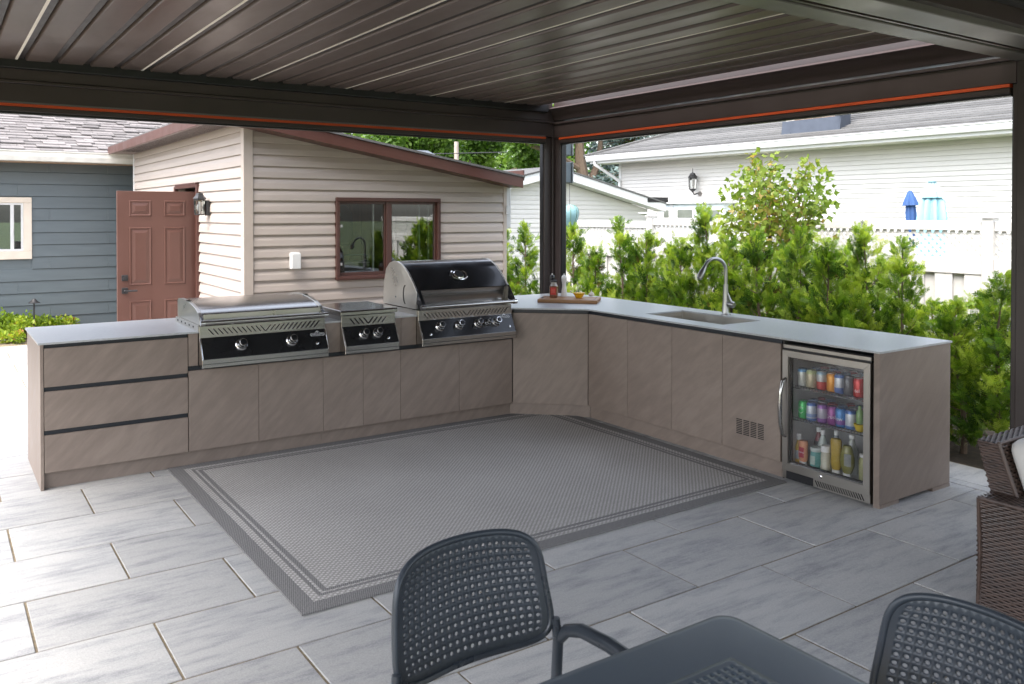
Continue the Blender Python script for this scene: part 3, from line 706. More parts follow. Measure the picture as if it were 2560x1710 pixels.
# door frame: four mitred members
m = MB(); o4 = [(fy1, .838), (fy0, .838), (fy0, .065), (fy1, .065)]; i4 = [(fy1-.042, .796), (fy0+.044, .796), (fy0+.044, .113), (fy1-.042, .113)]
doorf = None
for k in range(4):
    q = [o4[k], o4[(k+1) % 4], i4[(k+1) % 4], i4[k]]
    mm_ = MB().prism(q, XR-.004, XR+.036, 'x')
    if k == 0: doorf = mm_.build('door_frame', MT['fridgesteel'], fr, .0012)
    else: mm_.build('door_frame_member', MT['fridgesteel'], doorf, .0012)
gl = box('door_glass', MT['fglass'], doorf, XR+.012, XR+.016, fy0+.043, fy1-.041, .112, .797)
m = MB(); ia = [(fy1-.0415, .797), (fy0+.0435, .797), (fy0+.0435, .112), (fy1-.0415, .112)]; ib = [(fy1-.056, .785), (fy0+.058, .785), (fy0+.058, .125), (fy1-.056, .125)]
for k in range(4): m.prism([ia[k], ia[(k+1) % 4], ib[(k+1) % 4], ib[k]], XR+.018, XR+.034, 'x')
m.build('door_gasket', FBK, doorf)
hp = [(XR-.004, -2.436, .655), (XR-.030, -2.430, .640), (XR-.048, -2.428, .56), (XR-.053, -2.428, .47), (XR-.048, -2.428, .38), (XR-.030, -2.430, .300), (XR-.004, -2.436, .285)]
MB().tube(hp, [.011, .012, .013, .0135, .013, .012, .011], 10).build('door_handle', MT['steel'], doorf)
MB().lathe([(.011, 0), (.011, .004), (.007, .006)], (XR-.0042, -2.700, .088), (-1, 0, 0), 14).build('door_lock', MT['chrome'], doorf)
kg = box('kick_grille', MT['fridgesteel'], fr, XR+.002, XR+.03, fy0, fy1, .012, .0635, .001)
box('display_window', FBK, kg, XR-.001, XR+.004, -2.640, -2.440, .0135, .0625)
GS = capsule_mesh('grille_slot', .0042, .014, -.55, MT['slot'], .003)
for k in range(19):
    o = link('grille_slot', GS, kg, Vector((XR+.001, -2.665-.0175*k, .038))-origin(kg)); o.rotation_euler = (0, 0, rad(-90))
# shelves
def shelf(z):
    s_ = MB(); x0, x1 = XR+.055, 4.46
    for x in (x0, x1): s_.tube([(x, fy0+.035, z), (x, fy1-.035, z)], .0032, 6)
    s_.tube([(x0, fy0+.035, z+.018), (x0, fy1-.035, z+.018)], .002, 5)
    n = 26
    for k in range(n+1):
        y = fy0+.035+(fy1-fy0-.07)*k/n; s_.tube([(x0, y, z+.018), (x0, y, z), (x1, y, z)], .0014, 4)
    o = s_.build('wire_shelf', MT['chrome'], fr)
for z in (.387, .593): shelf(z)
# drinks
LIDM = MB().lathe([(.0255, 0), (.0275, .002), (.0275, .004), (.0235, .0035), (.022, .001)], (0, 0, 0), n=20, cap=True).mesh('can_lid', MT['chrome'])
def canmat(name, col, band=None, metal=.55, lab=None):
    m, N, L, B = _m(name); tc = N.new('ShaderNodeTexCoord'); sp = N.new('ShaderNodeSeparateXYZ'); L.new(tc.outputs['Object'], sp.inputs[0])
    z = sp.outputs[2]; c = (*col, 1)
    nz = noise(N, L, tc.outputs['Object'], 45, 3); cc = mixc(N, L, math_(N, L, 'MULTIPLY', math_(N, L, 'GREATER_THAN', nz, .56), .35), c, tuple(min(1, x*1.5+.1) for x in col))
    if band:
        for (a, b, bc) in band:
            f = math_(N, L, 'MULTIPLY', math_(N, L, 'GREATER_THAN', z, a), math_(N, L, 'LESS_THAN', z, b)); cc = mixc(N, L, f, cc, bc)
    L.new(cc, B.inputs['Base Color']); B.inputs['Metallic'].default_value = metal*.5; B.inputs['Roughness'].default_value = .3
    return m
CPROF = [(.024, 0), (.0265, .003), (.0325, .012), (.033, .016), (.033, .104), (.031, .110), (.0265, .1175), (.0262, .119)]
def wrap_text(s, size, z, ang, r=.0334):
    vs, fs = text_geo(s, size); 
    return [(r*math.cos(ang+a/r), r*math.sin(ang+a/r), z+b) for a, b, _ in vs], fs
def can(x, y, z, mat, label, group, text=None, tcol=None, lean=0.):
    o = link('drink_can', MB().lathe(CPROF, (0, 0, 0), n=24).mesh('drink_can', mat), None, (x, y, z)); tag(o, label, 'can', group)
    link('can_lid', LIDM, o, (0, 0, .1165))
    if text:
        for i, t in enumerate(text):
            vs, fs = wrap_text(t[0], t[1], t[2], rad(t[3])); MB().add(vs, fs)
            mm_ = MB().add(vs, fs).mesh('can_lettering', tcol); link('can_lettering', mm_, o)
    o.rotation_euler = (0, 0, lean); return o
WHT = pmat('white ink', (.8, .8, .8), .5)
silverblue = canmat('silver blue can', (.50, .55, .62), [(.0, .022, (.10, .20, .50)), (.100, .12, (.09, .18, .45)), (.03, .05, (.25, .35, .6))])
cg = [('silver printed can with pale blue rim, first on the top fridge shelf', canmat('pale can', (.48, .50, .46), [(.10, .12, (.15, .35, .6))])),
      ('beige printed can, second on the top fridge shelf', canmat('beige can', (.50, .44, .30), [(.095, .12, (.45, .5, .25))])),
      ('silver and red can, third on the top fridge shelf', canmat('silver red can', (.45, .46, .46), [(.0, .055, (.55, .07, .06)), (.1, .12, (.3, .45, .55))])),
      ('orange can on the top fridge shelf', canmat('orange can', (.75, .30, .03))),
      ('white and blue nutrition label can on the top fridge shelf', canmat('white blue can', (.62, .66, .72), [(.0, .04, (.14, .22, .52)), (.1, .12, (.1, .2, .5))])),
      ('dark grey can on the top fridge shelf', canmat('grey can', (.11, .11, .125))),
      ('red can at the far end of the top fridge shelf', canmat('red can', (.62, .06, .06)))]
for (lb, mt), y in zip(cg, (-2.482, -2.545, -2.612, -2.688, -2.742, -2.815, -2.882)): can(XR+.115+random.uniform(-.012, .012), y, .5975, mt, lb, 'drink cans in the fridge', [('del', .030, .045, 188)] if 'red can at' in lb else None, WHT)
cg = [('bright green can with a white smile on the middle fridge shelf', canmat('green can', (.06, .50, .13)), [('olly', .022, .075, 185)]),
      ('white and blue can beside the green can on the middle fridge shelf', silverblue, None),
      ('purple can with white panel on the middle fridge shelf', canmat('purple can', (.26, .10, .36), [(.035, .095, (.45, .42, .50))]), None),
      ('purple grape soda can with white lettering on the middle fridge shelf', canmat('grape can', (.28, .07, .26)), [('Crush', .032, .055, 196)]),
      ('blue berry soda can with white lettering on the middle fridge shelf', canmat('blue can', (.06, .22, .52), [(.02, .05, (.25, .1, .35))]), [('Dew', .034, .055, 172)]),
      ('white and blue can nearest the lemon squeezer on the middle fridge shelf', canmat('white can', (.60, .64, .70), [(.0, .025, (.12, .25, .55)), (.098, .12, (.1, .2, .5))]), None)]
for i, ((lb, mt, tx), y) in enumerate(zip(cg, (-2.483, -2.553, -2.628, -2.693, -2.756, -2.822))):
    o = can(XR+.112+random.uniform(-.01, .01), y, .3915, mt, lb, 'drink cans in the fridge', tx, WHT)
    if i == 0:
        sm = [(.0336*math.cos(rad(185+t)), .0336*math.sin(rad(185+t)), .040+.012*(t/28)**2) for t in range(-28, 29, 7)]
        link('smile_mark', MB().tube(sm, .0012, 5).mesh('smile_mark', WHT), o)
bk = [canmat('back can blue', (.25, .32, .45)), canmat('back can red', (.42, .14, .14)), canmat('back can silver', (.40, .42, .43))]
for zz, off in ((.3915, 0), (.5975, .02)):
    for r in range(2):
        for k in range(6):
            can(XR+.195+r*.075, -2.50-off-.072*k+random.uniform(-.006, .006), zz, bk[(k*2+r) % 3], 'can in the rows behind on the '+('middle' if zz < .5 else 'top')+' fridge shelf', 'cans in the rear rows of the '+('middle' if zz < .5 else 'top')+' fridge shelf')
# bottles on the fridge floor
def bottle(name, label, cat, x, y, prof, mat, cap, lab=None, flatten=1.0, z=.0975, txt=None):
    o = root(name, label, cat, (x, y, z), 'bottles and jars on the fridge floor')
    m = MB().lathe(prof, (0, 0, 0), n=22)
    if flatten != 1: m.v = [(a*flatten, b, c) for a, b, c in m.v]
    link('body', m.mesh('body', mat), o)
    r, h0, h1 = cap[0]; c = MB().lathe([(r*.97, h0), (r, h0+.003), (r, h1-.003), (r*.93, h1)], (0, 0, 0), n=20)
    if flatten != 1: c.v = [(a*flatten, b, d) for a, b, d in c.v]
    link('cap', c.mesh('cap', cap[1]), o)
    if lab:
        (rr, a0, a1, z0, z1), lm = lab; n = 10; vs = []; 
        for k in range(n+1):
            t = rad(a0+(a1-a0)*k/n); vs += [(rr*flatten*math.cos(t), rr*math.sin(t), z0), (rr*flatten*math.cos(t), rr*math.sin(t), z1)]
        l_ = link('label', MB().add(vs, [(2*k, 2*k+2, 2*k+3, 2*k+1) for k in range(n)], True).mesh('label', lm), o)
        if txt:
            vs, fs = wrap_text(txt[0], txt[1], (z0+z1)/2, rad((a0+a1)/2), rr+.0006); vs = [(a*flatten, b, c) for a, b, c in vs]
            link('label_lettering', MB().add(vs, fs).mesh('label_lettering', WHT), l_)
    return o
pl = lambda n, c, r=.25: pmat(n, c, r, var=.06)
capw = MT['white']
bottle('dressing_bottle', 'clear dressing bottle with yellow liquid and white cap in the fridge', 'bottle', XR+.115, -2.450, [(.024, 0), (.026, .004), (.026, .10), (.018, .13), (.013, .15), (.013, .165)], pl('yellow dressing', (.60, .40, .05)), ((.0165, .150, .190), capw), ((.0265, 175-50, 175+50, .03, .085), pl('silver label', (.5, .52, .55))))
bottle('sauce_bottle', 'upside down pink orange sauce bottle with red label in the fridge', 'bottle', XR+.095, -2.497, [(.020, .022), (.030, .030), (.034, .06), (.031, .10), (.034, .135), (.030, .156), (.012, .158)], pl('burger sauce', (.66, .30, .17)), ((.026, 0, .024), capw), ((.0348, 155, 215, .052, .118), pl('red label', (.42, .035, .07))), .75, txt=('HEINZ', .013))
bottle('round_jar', 'squat teal and yellow salsa jar with screw lid in the fridge', 'jar', XR+.100, -2.590, [(.030, 0), (.036, .006), (.039, .04), (.038, .085), (.033, .105), (.033, .112)], pl('teal jar', (.14, .36, .34)), ((.036, .110, .135), pl('pale lid', (.55, .6, .58))), ((.0395, 150, 205, .03, .085), pl('pale label', (.45, .55, .50))))
bottle('spice_jar', 'cream ribbed plastic jar with white lid in the fridge', 'jar', XR+.100, -2.660, [(.030, 0), (.033, .004), (.0325, .03), (.030, .035), (.030, .10), (.026, .118), (.026, .125)], pl('cream jar', (.58, .56, .45)), ((.0295, .123, .160), capw))
bottle('mustard_bottle', 'upside down golden mustard bottle on its white cap in the fridge', 'bottle', XR+.110, -2.727, [(.020, .022), (.030, .034), (.035, .07), (.032, .12), (.036, .165), (.036, .205), (.030, .217), (.012, .219)], pl('mustard', (.47, .33, .06)), ((.027, 0, .025), capw), None, .72)
bottle('relish_bottle', 'upside down olive green relish bottle with grey label in the fridge', 'bottle', XR+.100, -2.812, [(.021, .022), (.030, .032), (.046, .075), (.047, .115), (.040, .15), (.030, .185), (.024, .195)], pl('relish', (.20, .19, .045), .2), ((.026, 0, .025), capw), ((.0475, 180, 235, .075, .15), pl('grey label', (.30, .31, .30))), .72)
bottle('pickle_jar', 'tall pale green pickle jar partly hidden by the fridge door frame', 'jar', XR+.13, -2.915, [(.034, 0), (.038, .005), (.038, .12), (.03, .14), (.03, .145)], pl('pickle jar', (.30, .30, .14), .2), ((.033, .143, .16), capw))
bottle('drink_bottle', 'dark red drink bottle with white cap standing at the back of the fridge', 'bottle', XR+.21, -2.530, [(.028, 0), (.031, .005), (.031, .13), (.02, .17), (.0125, .20), (.0125, .21)], pl('dark red bottle', (.16, .03, .04)), ((.0155, .205, .235), capw), ((.0315, 160, 215, .09, .15), pl('black label', (.02, .02, .02))))
bottle('drink_bottle', 'clear water bottle with white cap standing behind the teal jar', 'bottle', XR+.17, -2.590, [(.030, 0), (.033, .005), (.033, .14), (.02, .18), (.0125, .20), (.0125, .212)], pl('clear bottle', (.42, .47, .44), .15), ((.0155, .205, .235), capw))
bottle('drink_bottle', 'grey labelled bottle with white cap in the back corner of the fridge', 'bottle', XR+.23, -2.645, [(.028, 0), (.031, .005), (.031, .13), (.02, .17), (.0125, .20), (.0125, .21)], pl('grey bottle', (.30, .33, .34), .2), ((.0155, .205, .235), capw))
bottle('drink_bottle', 'tall clear bottle with white cap behind the relish bottle', 'bottle', XR+.18, -2.790, [(.034, 0), (.037, .005), (.037, .15), (.022, .19), (.0135, .22), (.0135, .232)], pl('cloudy bottle', (.40, .42, .38), .2), ((.0195, .222, .245), capw))
sq = root('lemon_squeezer', 'yellow bowl shaped squeezer with green bottle on the middle fridge shelf', 'squeezer', (XR+.105, -2.893, .3915))
link('bowl', MB().lathe([(.012, 0), (.024, .012), (.034, .04), (.036, .05), (.031, .048)], (0, 0, 0), n=20).mesh('bowl', pl('yellow plastic', (.72, .52, .03))), sq)
link('green_bottle', MB().lathe([(.018, .05), (.022, .055), (.022, .12), (.010, .14), (.010, .16)], (0, 0, 0), n=16).mesh('green_bottle', pl('green glass', (.18, .32, .10))), sq)

# ================================================================== cutting board and condiments
cbz = HT
ca, cb_ = Vector((3.90, .195)), Vector((4.270, -.190)); ct = (cb_-ca).normalized(); cn = Vector((-ct.y, ct.x)); cn = cn if cn.y > 0 else -cn
L_ = (cb_-ca).length; D_ = .335
br = root('cutting_board', 'thick oiled wooden cutting board with side grips on the corner countertop', 'cutting board', (*ca, cbz), None, math.atan2(ct.y, ct.x))
link('slab', MB().box(0, L_, 0, D_, .0008, .032).mesh('slab', MT['boardwood'], .006, 2), br)
m = MB()
for a, b, c, d in ((.03, L_-.03, .028, .034), (.03, L_-.03, D_-.034, D_-.028), (.03, .036, .0345, D_-.0345), (L_-.036, L_-.03, .0345, D_-.0345)): m.box(a, b, c, d, .0315, .0324)
link('juice_groove', m.mesh('juice_groove', pmat('groove shade wood', (.10, .05, .02), .7)), br)
for x0 in (.028, L_-.010): link('grip_recess', MB().box(x0-.02 if x0 < .1 else x0, x0+.0 if x0 < .1 else L_+.0006, D_/2-.05, D_/2+.05, .012, .022 if x0 > .1 else .0327).mesh('grip_recess', MT['slot'], .003), br)
zt = cbz+.0325
def lathe_thing(name, label, cat, p, parts, group=None):
    o = root(name, label, cat, p, group)
    for pn, prof, mt, n in parts: link(pn, MB().lathe(prof, (0, 0, 0), n=n).mesh(pn, mt), o)
    return o
def mill(p, mat, label):
    return lathe_thing('pepper_mill', label, 'pepper mill', p, [('base', [(.026, 0), (.027, .004), (.027, .03), (.0255, .033), (.027, .036), (.026, .045), (.0245, .048), (.025, .055), (.019, .085), (.018, .11), (.021, .135), (.0235, .142), (.022, .145), (.0235, .148), (.0235, .155)], mat, 22),
        ('head', [(.020, .156), (.024, .160), (.0255, .172), (.023, .185), (.015, .194), (.008, .197)], mat, 22), ('finial', [(.005, .197), (.008, .203), (.007, .209), (.002, .211)], MT['chrome'], 12)], 'salt and pepper mills')
mill((4.255, .262, zt), pmat('white lacquer', (.68, .67, .66), .3), 'white turned salt mill standing on the cutting board')
mill((4.170, .330, zt), pmat('black lacquer', (.012, .012, .014), .2), 'black pepper mill standing behind the spice bottle')
sp_ = root('spice_bottle', 'square glass bottle of red brown spice with red label and black lid', 'bottle', (4.118, .238, zt), None, math.atan2(ct.y, ct.x))
sbm = MB().box(-.036, .036, -.036, .036, 0, .108); link('glass_body', sbm.mesh('glass_body', pmat('spice in glass', (.17, .055, .028), .12, var=.5, scale=60, coat=.6), .010, 2), sp_)
link('shoulder', MB().lathe([(.036, .106), (.030, .118), (.026, .125), (.026, .140)], (0, 0, 0), n=20).mesh('shoulder', pmat('clear shoulder', (.30, .27, .24), .1, coat=.7)), sp_)
link('lid', MB().lathe([(.030, .1405), (.030, .157), (.028, .159)], (0, 0, 0), n=20).mesh('lid', MT['iron']), sp_)
lb_ = link('label', MB().box(-.024, .024, -.0372, -.036, .028, .094).mesh('label', pmat('red spice label', (.50, .03, .025), .5)), sp_)
for k in range(4): link('label_print', MB().box(-.017, .017, -.0378, -.0373, .048+k*.009, .0515+k*.009).mesh('label_print', pmat('faded print', (.60, .16, .12), .5)), lb_)
lathe_thing('yellow_bowl', 'small yellow pinch bowl on the cutting board', 'bowl', (4.288, .085, zt), [('shell', [(.026, 0), (.028, .002), (.042, .022), (.057, .044), (.0585, .046), (.055, .044), (.040, .024), (.024, .006), (.001, .005)], pmat('yellow ceramic', (.72, .40, .012), .25), 28), ('handle_lip', [(.056, .040), (.0575, .046)], pmat('yellow ceramic rim', (.72, .40, .012), .25), 28)])
gc_ = root('garlic_bulb', 'small white garlic bulb at the back corner of the cutting board', 'garlic', (4.475, .135, zt))
m = MB(); prof = [(.010, 0), (.022, .006), (.027, .016), (.022, .028), (.010, .036), (.004, .046), (.003, .055)]
m.lathe(prof, (0, 0, 0), n=24); m.v = [(x*(1+.10*math.cos(7*math.atan2(y, x))), y*(1+.10*math.cos(7*math.atan2(y, x))), z) for x, y, z in m.v]
link('cloves', m.mesh('cloves', pmat('garlic skin', (.60, .55, .46), .6)), gc_)

# ================================================================== rug
rx0, rx1, ry0, ry1 = .728, 3.925, -2.475, .030
rg = link('area_rug', None) if False else None
hx_, hy_ = (rx1-rx0)/2, (ry1-ry0)/2
V = []; F = []; nx, ny = 64, 50
rnd = random.Random(2)
for j in range(ny+1):
    for i in range(nx+1):
        x = -hx_+2*hx_*i/nx; y = -hy_+2*hy_*j/ny
        z = .009+.0012*math.sin(x*3.1+y*2.3)*math.sin(y*4.1-x)+.0006*rnd.random()
        ex = min(hx_-abs(x), hy_-abs(y))
        V.append((x, y, z))
for j in range(ny):
    for i in range(nx): a = j*(nx+1)+i; F.append((a, a+1, a+nx+2, a+nx+1))
m = MB(); m.add(V, F, True)
bd = [i for i in range(nx+1)]+[j*(nx+1)+nx for j in range(1, ny+1)]+[ny*(nx+1)+i for i in range(nx-1, -1, -1)]+[j*(nx+1) for j in range(ny-1, 0, -1)]
nb = len(m.v); m.v += [(V[k][0], V[k][1], .0012) for k in bd]
for q in range(len(bd)): q2 = (q+1) % len(bd); m.f.append((bd[q], nb+q, nb+q2, bd[q2])); m.sm.append(False)
rug = link('area_rug', m.mesh('area_rug', rug_mat(hx_, hy_)), None, ((rx0+rx1)/2, (ry0+ry1)/2, 0)); tag(rug, 'large grey woven rug with dark banded border on the pavers', 'rug')
# ================================================================== siding helper
def course_prof(h, out, lip=.45):
    # (out, dz) measured from the wall plane; dutch-lap: upper part leans in, lower part flat, small lip underneath
    return [(-.006, h*1.10), (0., h*.99), (out*.80, h*(1-lip)), (out, h*.12), (out, .0065), (out-.003, .0055), (-.006, .0085)]
def siding(parent, mat, face, plane, segs, z0, z1, h, out=.013, end_fn=None, name='siding_course', lip=.45, start_fn=None, notch=None):
    """face '-y': wall at y=plane seen from -y, segs in x; '-x': wall at x=plane seen from -x, segs in y.
    segs(z) -> list of (a,b) for the course starting at z"""
    o0 = origin(parent); z = z0; k = 0
    while z < z1-.01:
        hh = min(h, z1-z)
        for a, b in segs(z, z+hh):
            if b-a < .02: continue
            pr = course_prof(hh, out, lip)
            if face == '-y':
                m = MB().prism([(plane-o, z+dz) for o, dz in pr], a, b, 'x', ea=(lambda q: start_fn(a, q[1])) if start_fn else None, eb=(lambda q: end_fn(b, q[1])) if end_fn else None)
            else:
                m = MB().prism([(plane-o, z+dz) for o, dz in pr], a, b, 'y')
            me = m.mesh(name, mat, 0, 1, o0); link(name, me, parent)
        z += h; k += 1

# ================================================================== tan garden shed
XS, YS = 1.85, 2.01
sh = root('garden_shed', 'tan vinyl sided garden shed with red brown sloping roof trim and open door', 'shed', (3.3, 4.6, 0))
XE, YE = 4.785, 7.24
zroof = lambda x: 2.595-.165*(x-1.85)       # underside of rake along the front
SP = .1084; ZS0 = 1.070-SP*9
WX0, WX1, WZ0, WZ1 = 2.742, 3.920, 1.052, 1.870
# structural core walls (behind the siding), leaving window and door openings
core = pmat('shed sheathing', (.30, .26, .22), .8)
def wallpoly(pts, y0, y1): return MB().prism(pts, y0, y1, 'y')
m = MB()
m.prism([(XS+.012, .0), (WX0+.01, .0), (WX0+.01, zroof(WX0)), (XS+.012, zroof(XS)-.01)], YS+.012, YS+.09, 'y')
m.prism([(WX1-.01, .0), (XE-.01, .0), (XE-.01, zroof(XE)-.01), (WX1-.01, zroof(WX1)-.01)], YS+.012, YS+.09, 'y')
m.prism([(WX0+.0105, .0), (WX1-.0105, .0), (WX1-.0105, WZ0+.01), (WX0+.0105, WZ0+.01)], YS+.012, YS+.09, 'y')
m.prism([(WX0+.0105, WZ1-.01), (WX1-.0105, WZ1-.01), (WX1-.0105, zroof(WX1)-.01), (WX0+.0105, zroof(WX0)-.01)], YS+.012, YS+.09, 'y')
m.build('front_wall', core, sh)
DY0, DY1, DZ = 3.70, 4.64, 2.005
m = MB(); m.box(XS+.012, XS+.09, YS+.0905, DY0, 0, 2.58).box(XS+.012, XS+.09, DY1, YE, 0, 2.58).box(XS+.012, XS+.09, DY0+.0005, DY1-.0005, DZ, 2.58); m.build('side_wall', core, sh)
box('back_wall', core, sh, XS+.0905, XE, YE-.08, YE, 0, 2.1); box('far_side_wall', core, sh, XE-.09, XE-.012, YS+.091, YE-.081, 0, 2.05)
box('shed_floor', MT['darkwood'], sh, XS+.091, XE-.091, YS+.091, YE-.081, .0, .05)
def fsegs(z0, z1):
    if z1 > WZ0+.03 and z0 < WZ1-.05: return [(XS+.075, WX0-.001), (WX1+.001, XE-.045)]
    return [(XS+.075, XE-.045)]
def fend(b, z):
    xr = 1.85+(2.585-z)/.165
    return min(b, xr) if b > 4 else b
def fsegs2(z0, z1):
    s_ = fsegs(z0, z1); xr = 1.85+(2.585-z0)/.165
    return [(a, b) for a, b in s_ if a < xr-.05]
siding(sh, MT['tan'], '-y', YS+.010, fsegs2, ZS0, 2.56, SP, .019, fend)
def lsegs(z0, z1):
    if z0 < DZ: return [(YS+.075, DY0-.02), (DY1+.02, 5.9), (5.902, YE-.03)]
    return [(YS+.075, 4.1 if int(z0*10) % 2 else 5.2), (4.102 if int(z0*10) % 2 else 5.202, YE-.03)]
siding(sh, MT['tan'], '-x', XS+.010, lsegs, ZS0, 2.60, SP, .019)
# corner posts
m = MB().box(XS-.016, XS+.074, YS-.018, YS+.010, 0, zroof(XS+.08)-.004).box(XS-.016, XS+.0095, YS+.0105, YS+.074, 0, zroof(XS+.08)-.004); m.build('corner_post', MT['tantrim'], sh, .003)
box('corner_post', MT['tantrim'], sh, XE-.044, XE, YS-.014, YS+.05, 0, zroof(XE)-.004, .003)
box('corner_post', MT['whitetrim'], sh, XS-.014, XS+.010, YE-.029, YE+.01, 0, 2.58, .003)
# roof: slab, fascia on rake and eave, soffits
rf = MB().prism([(XS-.30, 2.655+.0), (XE+.075, 2.655-.165*(XE+.375-XS)+.0), (XE+.075, 2.655-.165*(XE+.375-XS)+.022), (XS-.30, 2.677)], YS-.262, YE+.25, 'y').build('roof', MT['shingleB'], sh)
zf = lambda x: 2.650-.165*(x-(XS-.30))
MB().prism([(XS-.285, zf(XS-.285)+.003), (XE+.06, zf(XE+.06)+.003), (XE+.06, zf(XE+.06)-.112), (XS-.285, zf(XS-.285)-.100)], YS-.250, YS-.228, 'y').build('rake_fascia', MT['brown'], rf, .002)
MB().prism([(XS-.262, zf(XS-.262)-.098), (XE+.05, zf(XE+.05)-.108), (XE+.05, zf(XE+.05)-.100), (XS-.262, zf(XS-.262)-.090)], YS-.2275, YS+.012, 'y').build('rake_soffit', MT['brown'], rf)
box('eave_fascia', MT['brown'], rf, XS-.308, XS-.286, YS-.250, YE+.24, 2.553, 2.662, .002)
so = box('eave_soffit', MT['soffit'], rf, XS-.2855, XS+.010, YS-.2275, YE+.24, 2.560, 2.568)
sl = MB().box(-.115, .115, -.004, .004, -.0012, 0).mesh('soffit_slot', MT['slot'])
for k in range(110): link('soffit_slot', sl, so, Vector((XS-.138, YS-.20+.045*k, 2.5598))-origin(so))
box('eave_fascia', MT['brown'], rf, XE+.061, XE+.074, YS-.25, YE+.24, 2.075, 2.19)
# window
WB = MT['brown']
wn = MB()
wn.box(WX0, WX1, YS-.042, YS+.05, WZ1-.038, WZ1).box(WX0, WX1, YS-.042, YS+.05, WZ0, WZ0+.036).box(WX0, WX0+.036, YS-.042, YS+.05, WZ0+.0365, WZ1-.0385).box(WX1-.036, WX1, YS-.042, YS+.05, WZ0+.0365, WZ1-.0385)
win = wn.build('window', WB, sh, .004)
box('window_sill', WB, win, WX0-.004, WX1+.004, YS-.062, YS-.0425, WZ0-.004, WZ0+.026, .006, 2)
box('mullion', WB, win, 3.293, 3.350, YS-.02, YS+.045, WZ0+.0365, WZ1-.0385, .003)
wi = [(WX0+.0365, 3.2925), (3.3505, WX1-.0365)]
for i, (a, b) in enumerate(wi):
    m = MB(); z0, z1 = WZ0+.037, WZ1-.039
    m.box(a, b, YS+.0, YS+.04, z0, z0+.030).box(a, b, YS, YS+.04, z1-.025, z1).box(a, a+.014, YS, YS+.04, z0+.0305, z1-.0255).box(b-.014, b, YS, YS+.04, z0+.0305, z1-.0255)
    m.build('sash', WB, win, .002)
    box('pane', MT['glass'] if i == 0 else MT['glassr'], win, a+.0145, b-.0145, YS+.018, YS+.022, z0+.031, z1-.026)
for x, wdt in ((3.172, .016), (3.700, .020), (3.815, .014)): box('sliding_sash_rail', MT['whitetrim'], win, x, x+wdt, YS+.052, YS+.075, WZ0+.04, WZ1-.04, .002)
for z in (1.205, 1.585): box('sash_latch', MT['white'], win, 2.800, 2.822, YS+.006, YS+.016, z-.014, z+.014, .003)
# things seen inside through the window
ply = MB().prism([(2.75, .05), (3.22, .05), (3.22, 1.20), (3.10, 1.32), (2.95, 1.36), (2.80, 1.28), (2.75, 1.20)], 3.00, 3.02, 'y').build('plywood_sheet', MT['plywood'], None); tag(ply, 'curved tan plywood sheet leaning inside the shed behind the left pane', 'plywood')
inw = root('inner_partition', 'dark wood plank partition seen inside the shed through the window', 'partition', (3.6, 3.4, .05))
for k in range(16): box('plank', MT['darkwood'], inw, 2.3+k*.15, 2.3+k*.15+.146, 3.40, 3.42+.004*(k % 2), .05, 2.05, .002)
rd = root('portable_radio', 'black portable radio with carry handle on the ledge inside the shed', 'radio', (3.05, 2.22, 1.06))
box('cabinet', MT['iron'], rd, 2.90, 3.20, 2.17, 2.27, 1.10, 1.225, .01, 2); MB().tube([(2.91, 2.22, 1.222), (2.92, 2.22, 1.275), (2.95, 2.22, 1.285), (3.15, 2.22, 1.285), (3.18, 2.22, 1.275), (3.19, 2.22, 1.222)], .008, 8).build('carry_handle', MT['iron'], rd)
box('front_trim', pmat('radio grey', (.12, .12, .13), .4), rd, 2.91, 3.19, 2.166, 2.1695, 1.20, 1.212)
ld = box('window_ledge', MT['plywood'], None, 2.75, 3.91, YS+.095, 2.34, 1.075, 1.099, .003); tag(ld, 'plywood ledge under the window inside the shed', 'ledge')
bp = root('hanging_bag', 'black bag with two teal patches hanging inside the shed window', 'bag', (3.0, 2.62, 1.38))
MB().prism([(2.86, 1.40), (3.14, 1.36), (3.20, 1.45), (3.19, 1.72), (3.12, 1.80), (2.90, 1.80), (2.84, 1.74), (2.85, 1.6)], 2.60, 2.72, 'y').build('body', pmat('black nylon', (.012, .012, .014), .6), bp, .02, 2)
for x in (2.90, 3.02): MB().lathe([(.028, 0), (.028, .006), (.02, .008)], (x, 2.5995, 1.70), (0, -1, 0), 14).build('patch', pmat('teal patch', (.02, .12, .11), .3), bp)
MB().tube([(2.9, 2.66, 1.79), (2.93, 2.66, 1.95), (3.0, 2.66, 2.02)], .008, 6).build('strap', MT['iron'], bp)
# outlet cover
oc = root('outdoor_outlet_cover', 'white weatherproof outlet cover on the tan shed wall', 'outlet', (2.318, YS-.02, 1.18))
box('hood', MT['white'], oc, 2.272, 2.366, YS-.075, YS-.004, 1.178, 1.330, .010, 2); box('hinge', MT['white'], oc, 2.280, 2.358, YS-.06, YS-.006, 1.3305, 1.338, .003)
